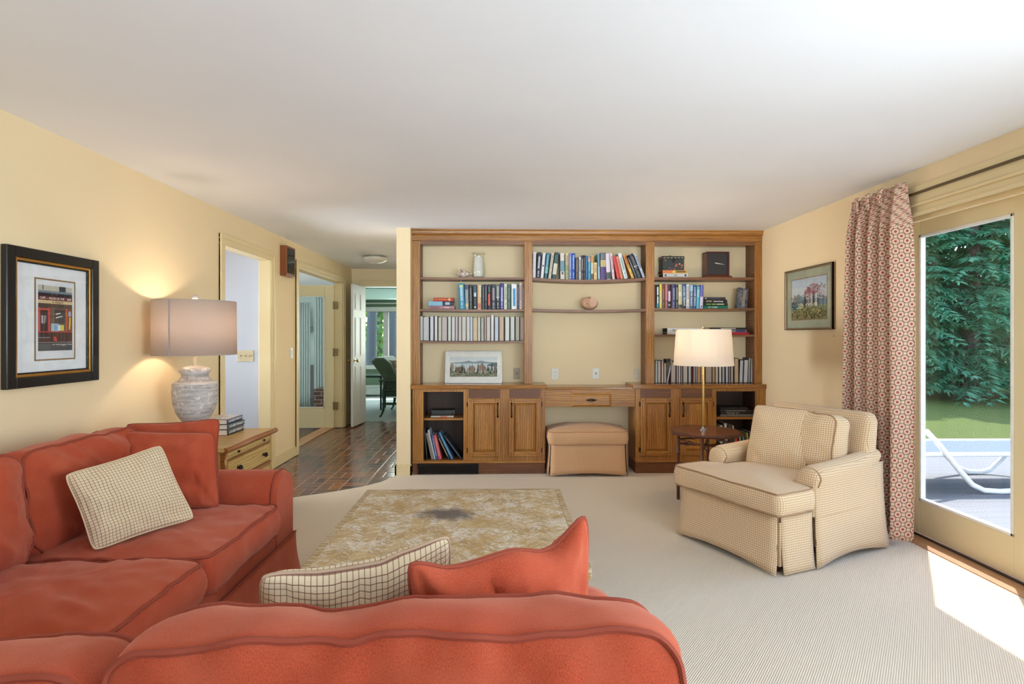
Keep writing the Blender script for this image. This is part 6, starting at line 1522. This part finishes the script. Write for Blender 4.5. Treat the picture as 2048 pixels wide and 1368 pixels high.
# table lamp
lx, ly = -2.055, 3.87
r = thing('table_lamp', 'whitewashed urn table lamp with oatmeal linen shade, lit', 'lamp', (lx, ly, zt))
UR = N('whitewashed_clay'); g1 = UR.noise(UR.map(UR.obj(), (6, 6, 60)), 1, 5, .7); g2 = UR.noise(UR.obj(), 30, 4, .6)
cc_ = UR.mix(UR.step(g1, .35, .65), (150, 142, 138), (206, 198, 192)); cc_ = UR.mix(UR.step(g2, .56, .7), cc_, (230, 222, 212)); cc_ = UR.mix(UR.step(g2, .28, .36), (130, 104, 84), cc_)
UR.col(cc_); UR.set(Roughness=.75); UR.bump(g1, .4, .003); UR = UR.m
zb = zt + .001
S_ = (1.19 - zb)
pr = [(26, 0), (27, 6), (25, 12), (23, 20), (22, 32), (24, 36), (24, 41), (21.5, 44), (22, 48), (28, 56), (34, 68), (38, 82), (40, 98), (40.6, 112), (40, 126), (38.5, 129), (33, 131), (27, 136), (24, 142), (23.5, 146), (27, 150), (28, 153), (27, 156), (22, 160), (14, 162), (8, 163)]
pr = [(a * .00345, b2 / 163 * .512) for a, b2 in pr]
MB().lathe([(a, b2 * (S_ - .02) / .512) for a, b2 in pr], (lx, ly, zb), 40).build('urn_base', UR, r, smooth=True, angle=60)
MB().lathe([(.017, 0), (.015, .012), (.017, .03), (.015, .05), (.012, .06)], (lx, ly, zb + S_ - .022), 16).build('neck', flat((206, 190, 160), .5), r, smooth=True)
z0, z1 = pZ(392, 709, ly), pZ(392, 603, ly)
Rs = .256
MB().lathe([(Rs, z0), (Rs * .985, z1)], (lx, ly, 0), 60, caps=False).build('lamp_shade', SHL, r, smooth=True, solid=.0016)
f = MB()
for a in (math.radians(264), math.radians(24), math.radians(144)): f.poly([(lx + (Rs + .0015) * math.cos(a + d_), ly + (Rs + .0015) * math.sin(a + d_), z) for d_, z in ((-.02, z0), (.02, z0), (.02, z1), (-.02, z1))])
for zz, rr in ((z0, Rs), (z1, Rs * .985)): f.tube([(lx + rr * math.cos(2 * PI * k / 60), ly + rr * math.sin(2 * PI * k / 60), zz) for k in range(60)], .0022, 6, True)
f.build('shade_seam', flat((160, 152, 154), .8), r)
MB().tube([(lx, ly, zb + S_), (lx, ly, z1 + .003)], .004, 8).build('stem', BRASS, r)
MB().lathe([(.010, 0), (.012, .006), (.020, .014), (.0225, .024), (.019, .036), (.008, .042), (.001, .043)], (lx, ly, z1 + .002), 18).build('finial', UR, r, smooth=True)
f = MB()
for k in range(3): a = k * 2 * PI / 3; f.tube([(lx, ly, z1 - .004), (lx + .25 * math.cos(a), ly + .25 * math.sin(a), z1 - .004)], .002, 6)
f.build('shade_spider', BRASS, r)
bulb(r, lx, ly, (z0 + z1) / 2 - .06, 4.8, (1, .82, .62))

# --- curtain panel
g = MB(); y0c, y1c = 3.56, 4.12; zt_, zb_ = 2.345, .055; npl = 5
def cur(u, v):
    # u along width, v 0 top .. 1 bottom
    y = y1c + (y0c - y1c) * u
    flare = .06 * v * math.sin(min(1, v * 1.2) * PI / 2)
    y += (.5 - u) * -.0 + (1 - u) * flare * 1.0
    soft = .35 + .65 * min(1, v * 9)
    ph = u * npl * 2 * PI + .5 * math.sin(v * 3) + 1.2
    amp = .048 * soft * (1 + .25 * math.sin(u * 7 + v * 2))
    x = XR - .085 + amp * math.sin(ph) + .012 * math.sin(ph * 2.1 + v * 3) * soft
    z = zt_ + (zb_ - zt_) * v + (.012 * u if v < .02 else 0)
    return Vector((x, y, z))
NU, NV = 110, 60
al = [[0.0] * (NU + 1) for _ in range(NV + 1)]
for j in range(NV + 1):
    for i in range(1, NU + 1): al[j][i] = al[j][i - 1] + (cur(i / NU, j / NV) - cur((i - 1) / NU, j / NV)).length
def cuv(u, v): return (al[round(v * NV)][round(u * NU)] + .01, zt_ + (zb_ - zt_) * v)
r = thing('curtain', 'long pleated curtain with red and cream octagon print by patio door', 'curtain', (XR - .085, 3.84, 0))
MB().grid(cur, NU, NV, 0, cuv).build('panel', CURT, r, smooth=True, solid=.003, angle=80)
for u in (.3, .5, .72):
    p = cur(u, 0); f = MB()
    for d_ in (-.012, 0, .012): f.tube([(p.x - .035, p.y + d_, p.z + .0), (p.x - .045, p.y + d_, p.z - .05), (p.x - .03, p.y + d_ * .4, p.z - .11)], [.008, .009, .004], 8)
    f.build('pinch_pleat', CURT, r, smooth=True)

# ================================================================== OUTSIDE, patio side
DK = N('pale_deck_boards'); u = DK.sep(DK.uv()); fr = DK.ma('FRACT', DK.ma('DIVIDE', u[1], .14)); gp = DK.step(DK.ma('ABSOLUTE', DK.ma('SUBTRACT', fr, .5)), .47, .49)
DK.col(DK.mix(gp, DK.mix(DK.noise(DK.map(DK.uv(), (2, 30, 1)), 1, 4), (96, 97, 99), (110, 112, 115)), (64, 64, 64))); DK.set(Roughness=.7); DK = DK.m
struct('patio_deck', MB().box(2.95, 12, -6, 6.66, -.16, -.05), DK)
GR = N('lawn'); a1 = GR.noise(GR.obj(), 1.2, 4); a2 = GR.noise(GR.obj(), 40, 5, .7)
GR.col(GR.mix(GR.step(a2, .3, .7), GR.mix(a1, (66, 88, 6), (82, 102, 8)), GR.mix(a1, (98, 114, 12), (112, 126, 18)))); GR.set(Roughness=.9); GR.bump(a2, 1, .05); GR = GR.m
def lawn(u, v):
    x, y = 2.9 + 27 * u, 6.2 + 24 * v
    return (x, y, -.12 + .02 * math.sin(x) + .0 * y)
struct('lawn', MB().grid(lawn, 20, 20), GR)
struct('lawn', MB().grid(lambda u, v: (-30 + 60 * u, 13.2 + 40 * v, -.4 + .01 * math.sin(u * 40)), 20, 20), GR)
struct('lawn', MB().grid(lambda u, v: (-30 + 60 * u, -32 + 29 * v, -.4), 4, 4), GR)
# lounger on the deck
r = thing('sun_lounger', 'white tubular sun lounger with blue grey sling on the deck', 'sun lounger', (4.6, 5.4, -.05))
WT = flat((238, 240, 244), .3, name='white_powder_coat'); SL_ = flat((72, 90, 112), .7, name='blue_grey_sling')
zr = .30; ya, yb = 5.02, 5.68
def tb(pts, nm='frame', rr=.02): return MB().tube(pts, rr, 10).build(nm, WT, r, smooth=True)
xs0 = at(1842, 896, Y=ya).x - .5
tb([(xs0 - .6, ya, zr + .25), (xs0, ya, zr), (6.2, ya, zr), (6.22, ya, zr)]); tb([(xs0 - .6, yb, zr + .25), (xs0, yb, zr), (6.2, yb, zr)])
tb([(6.2, ya, zr), (6.2, yb, zr)], 'end_rail')
for (yy, p) in ((ya - .03, ((1852, 862), (1880, 892), (1918, 938), (1944, 966), (1968, 977), (2000, 979), (2024, 978))), (yb + .02, ((1870, 884), (1893, 912), (1916, 936), (1936, 944), (1962, 945), (1980, 940), (2000, 922), (2022, 897)))):
    pts = [at(a, b2, Y=yy) for a, b2 in p]
    if yy < 5.3:
        e = pts[-1]; pts += [Vector((e.x + .10, yy, e.z + .01)), Vector((e.x + .18, yy, e.z + .07)), Vector((e.x + .42, yy, zr))]
    mz = min(q.z for q in pts); sh_ = (-.05 + .022) - mz
    pts = [Vector((q.x, q.y, q.z + (sh_ if True else 0) * max(0, min(1, (zr + .05 - q.z) / (zr + .05 - mz))))) for q in pts]
    MB().tube(pts, .024, 10).build('leg_frame', WT, r, smooth=True)
MB().box(xs0, 6.15, ya + .015, yb - .015, zr - .006, zr + .004).add([(xs0, ya + .015, zr), (xs0, yb - .015, zr), (xs0 - .6, yb - .015, zr + .25), (xs0 - .6, ya + .015, zr + .25)], [(0, 1, 2, 3)]).build('sling', SL_, r)
# trees
def leafmat(nm, a, b, c):
    m = N(nm); f = m.noise(m.obj(), 3.5, 4, .7); k = m.ramp(f, [(.3, a), (.5, b), (.72, c)])
    m.col(k); m.set(Roughness=.6); tr = m.n('ShaderNodeBsdfTranslucent'); m.l(k, tr.inputs[0]); x = m.n('ShaderNodeMixShader'); x.inputs[0].default_value = .35
    m.l(m.b.outputs[0], x.inputs[1]); m.l(tr.outputs[0], x.inputs[2]); m.l(x.outputs[0], m.o.inputs[0]); return m.m
HEM = leafmat('hemlock_needles', (66, 130, 96), (106, 176, 134), (176, 222, 176)); BRK = flat((92, 84, 78), .9, name='bark'); BRK2 = flat((110, 112, 118), .9, name='grey_bark')
HEMD = leafmat('dark_leaves', (24, 52, 36), (40, 78, 54), (70, 108, 72))  # darker greens for the broadleaf trees behind the hemlocks
LEAF = leafmat('maple_leaves', (116, 160, 50), (184, 214, 88), (226, 238, 150))
LEAFD = leafmat('oak_leaves', (64, 116, 54), (116, 160, 70), (176, 204, 110))
def hemlock(x, y, h, R, seed, label, zlow=.0, nb=150, z00=-.12, dense=1.0):
    rnd = random.Random(seed); r = thing('hemlock_tree', label, 'tree', (x, y, z00), group=None)
    MB().tube([(x, y, z00 - .1), (x + .05, y, z00 + h * .5), (x, y, z00 + h)], [.16, .11, .02], 10).build('trunk', BRK, r, smooth=True)
    g = MB()
    for i in range(nb):
        f = (i + rnd.random()) / nb; z = z00 + zlow + (h - zlow) * f; L = R * (1 - .75 * f) * rnd.uniform(.7, 1.15); a = rnd.random() * 2 * PI
        dx, dy = math.cos(a), math.sin(a); droop = rnd.uniform(.25, .55)
        nseg = int(9 * dense) + 3
        for s in range(nseg):
            u = (s + .6) / nseg; px, py, pz = x + dx * L * u, y + dy * L * u, z + .18 * u * L - droop * L * u * u
            # side sprays
            for side in (-1, 1):
                for q in range(4):
                    sp = (.30 * (1.15 - u) + .10) * rnd.uniform(.7, 1.3); b2 = a + side * rnd.uniform(.5, 1.2)
                    ex, ey = px + math.cos(b2) * sp, py + math.sin(b2) * sp; ez = pz - sp * rnd.uniform(.15, .5) + rnd.uniform(-.03, .03)
                    wv = rnd.uniform(.016, .034); nx, ny = -math.sin(b2) * wv, math.cos(b2) * wv
                    mx, my, mz = (px + ex) / 2, (py + ey) / 2, (pz + ez) / 2 + .01
                    g.v += [Vector((px, py, pz)), Vector((mx + nx, my + ny, mz)), Vector((ex, ey, ez)), Vector((mx - nx, my - ny, mz - .01))]
                    k = len(g.v); g.f.append([k - 4, k - 3, k - 2, k - 1]); g.mi.append(0)
    g.build('foliage', HEM, r)
for i, (x, y, h, R, nb, lab) in enumerate(((11.35, 13.3, 7.6, 2.3, 230, 'hemlock tree in the centre of the patio door view'), (10.0, 13.7, 7.4, 2.1, 200, 'hemlock tree at the left of the patio door view with grey trunk'), (12.7, 13.5, 7.8, 2.4, 200, 'hemlock tree at the right of the patio door view'), (10.9, 16.4, 9, 2.6, 150, 'tall hemlock behind, between the left and centre hemlocks'), (12.9, 16.6, 9, 2.6, 150, 'tall hemlock behind, between the centre and right hemlocks'))):
    hemlock(x, y, h, R, 60 + i, lab, .25, nb, dense=1.1 if i < 3 else .8)
def broad(x, y, h, R, seed, label, mat, cb, n=5200, tr=.16, bark=BRK2, z00=-.4, ls=.11):
    rnd = random.Random(seed); r = thing('broadleaf_tree', label, 'tree', (x, y, z00))
    MB().tube([(x, y, z00 - .1), (x + .06, y, z00 + h * .35), (x - .05, y, z00 + h * .8)], [tr * 1.2, tr, tr * .5], 10).build('trunk', bark, r, smooth=True)
    g = MB()
    for c in range(int(n / 60)):
        a = rnd.random() * 2 * PI; q = math.sqrt(rnd.random()); cx2, cy2, cz2 = x + R * q * math.cos(a), y + R * q * math.sin(a), z00 + cb + (h - cb) * rnd.random()
        for k in range(60):
            v = Vector((rnd.gauss(0, .35), rnd.gauss(0, .35), rnd.gauss(0, .22))); p = Vector((cx2, cy2, cz2)) + v
            nn = Vector((rnd.uniform(-1, 1), rnd.uniform(-1, 1), rnd.uniform(.2, 1))).normalized(); t1 = nn.orthogonal().normalized() * ls * rnd.uniform(.6, 1.1); t2 = nn.cross(t1).normalized() * ls * .6
            g.v += [p - t1, p + t2, p + t1, p - t2]; kk = len(g.v); g.f.append([kk - 4, kk - 3, kk - 2, kk - 1]); g.mi.append(0)
    g.build('foliage', mat, r)
for i, (x, y) in enumerate(((10.5, 19), (14.2, 19), (17.5, 19.5), (12.4, 22.5), (16, 23))):
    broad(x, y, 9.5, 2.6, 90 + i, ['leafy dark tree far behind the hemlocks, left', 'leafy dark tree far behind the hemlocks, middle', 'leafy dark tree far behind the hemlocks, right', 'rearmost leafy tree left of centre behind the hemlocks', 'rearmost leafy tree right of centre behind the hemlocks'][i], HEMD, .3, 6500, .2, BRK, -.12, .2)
def farx(px, y): return at(px, 660, Y=y).x
broad(farx(741, 16), 16, 9, 1.6, 80, 'grey trunked tree at left of the far room window', LEAF, 3.2, 2400, .13)
broad(farx(778, 15.4), 15.4, 9, 1.4, 81, 'thick grey trunked tree at right of the far room window', LEAFD, 3.0, 2400, .17)
broad(farx(756, 22), 22, 8, 3.6, 82, 'bright leafy tree behind the trunks outside the far room', LEAF, .1, 9000, .12, ls=.14)
broad(farx(800, 21), 21, 8, 3.0, 83, 'leafy green tree right of the bright one outside the far room', LEAFD, .1, 5200, .12, ls=.14)
broad(farx(715, 24), 24, 9, 3.6, 84, 'leafy tree left of the bright one outside the far room', LEAF, .1, 5200, .12, ls=.15)
for o in bpy.data.objects:
    if o.parent is None and o.type == 'MESH' and 'label' not in o and 'kind' not in o: o['kind'] = 'structure'
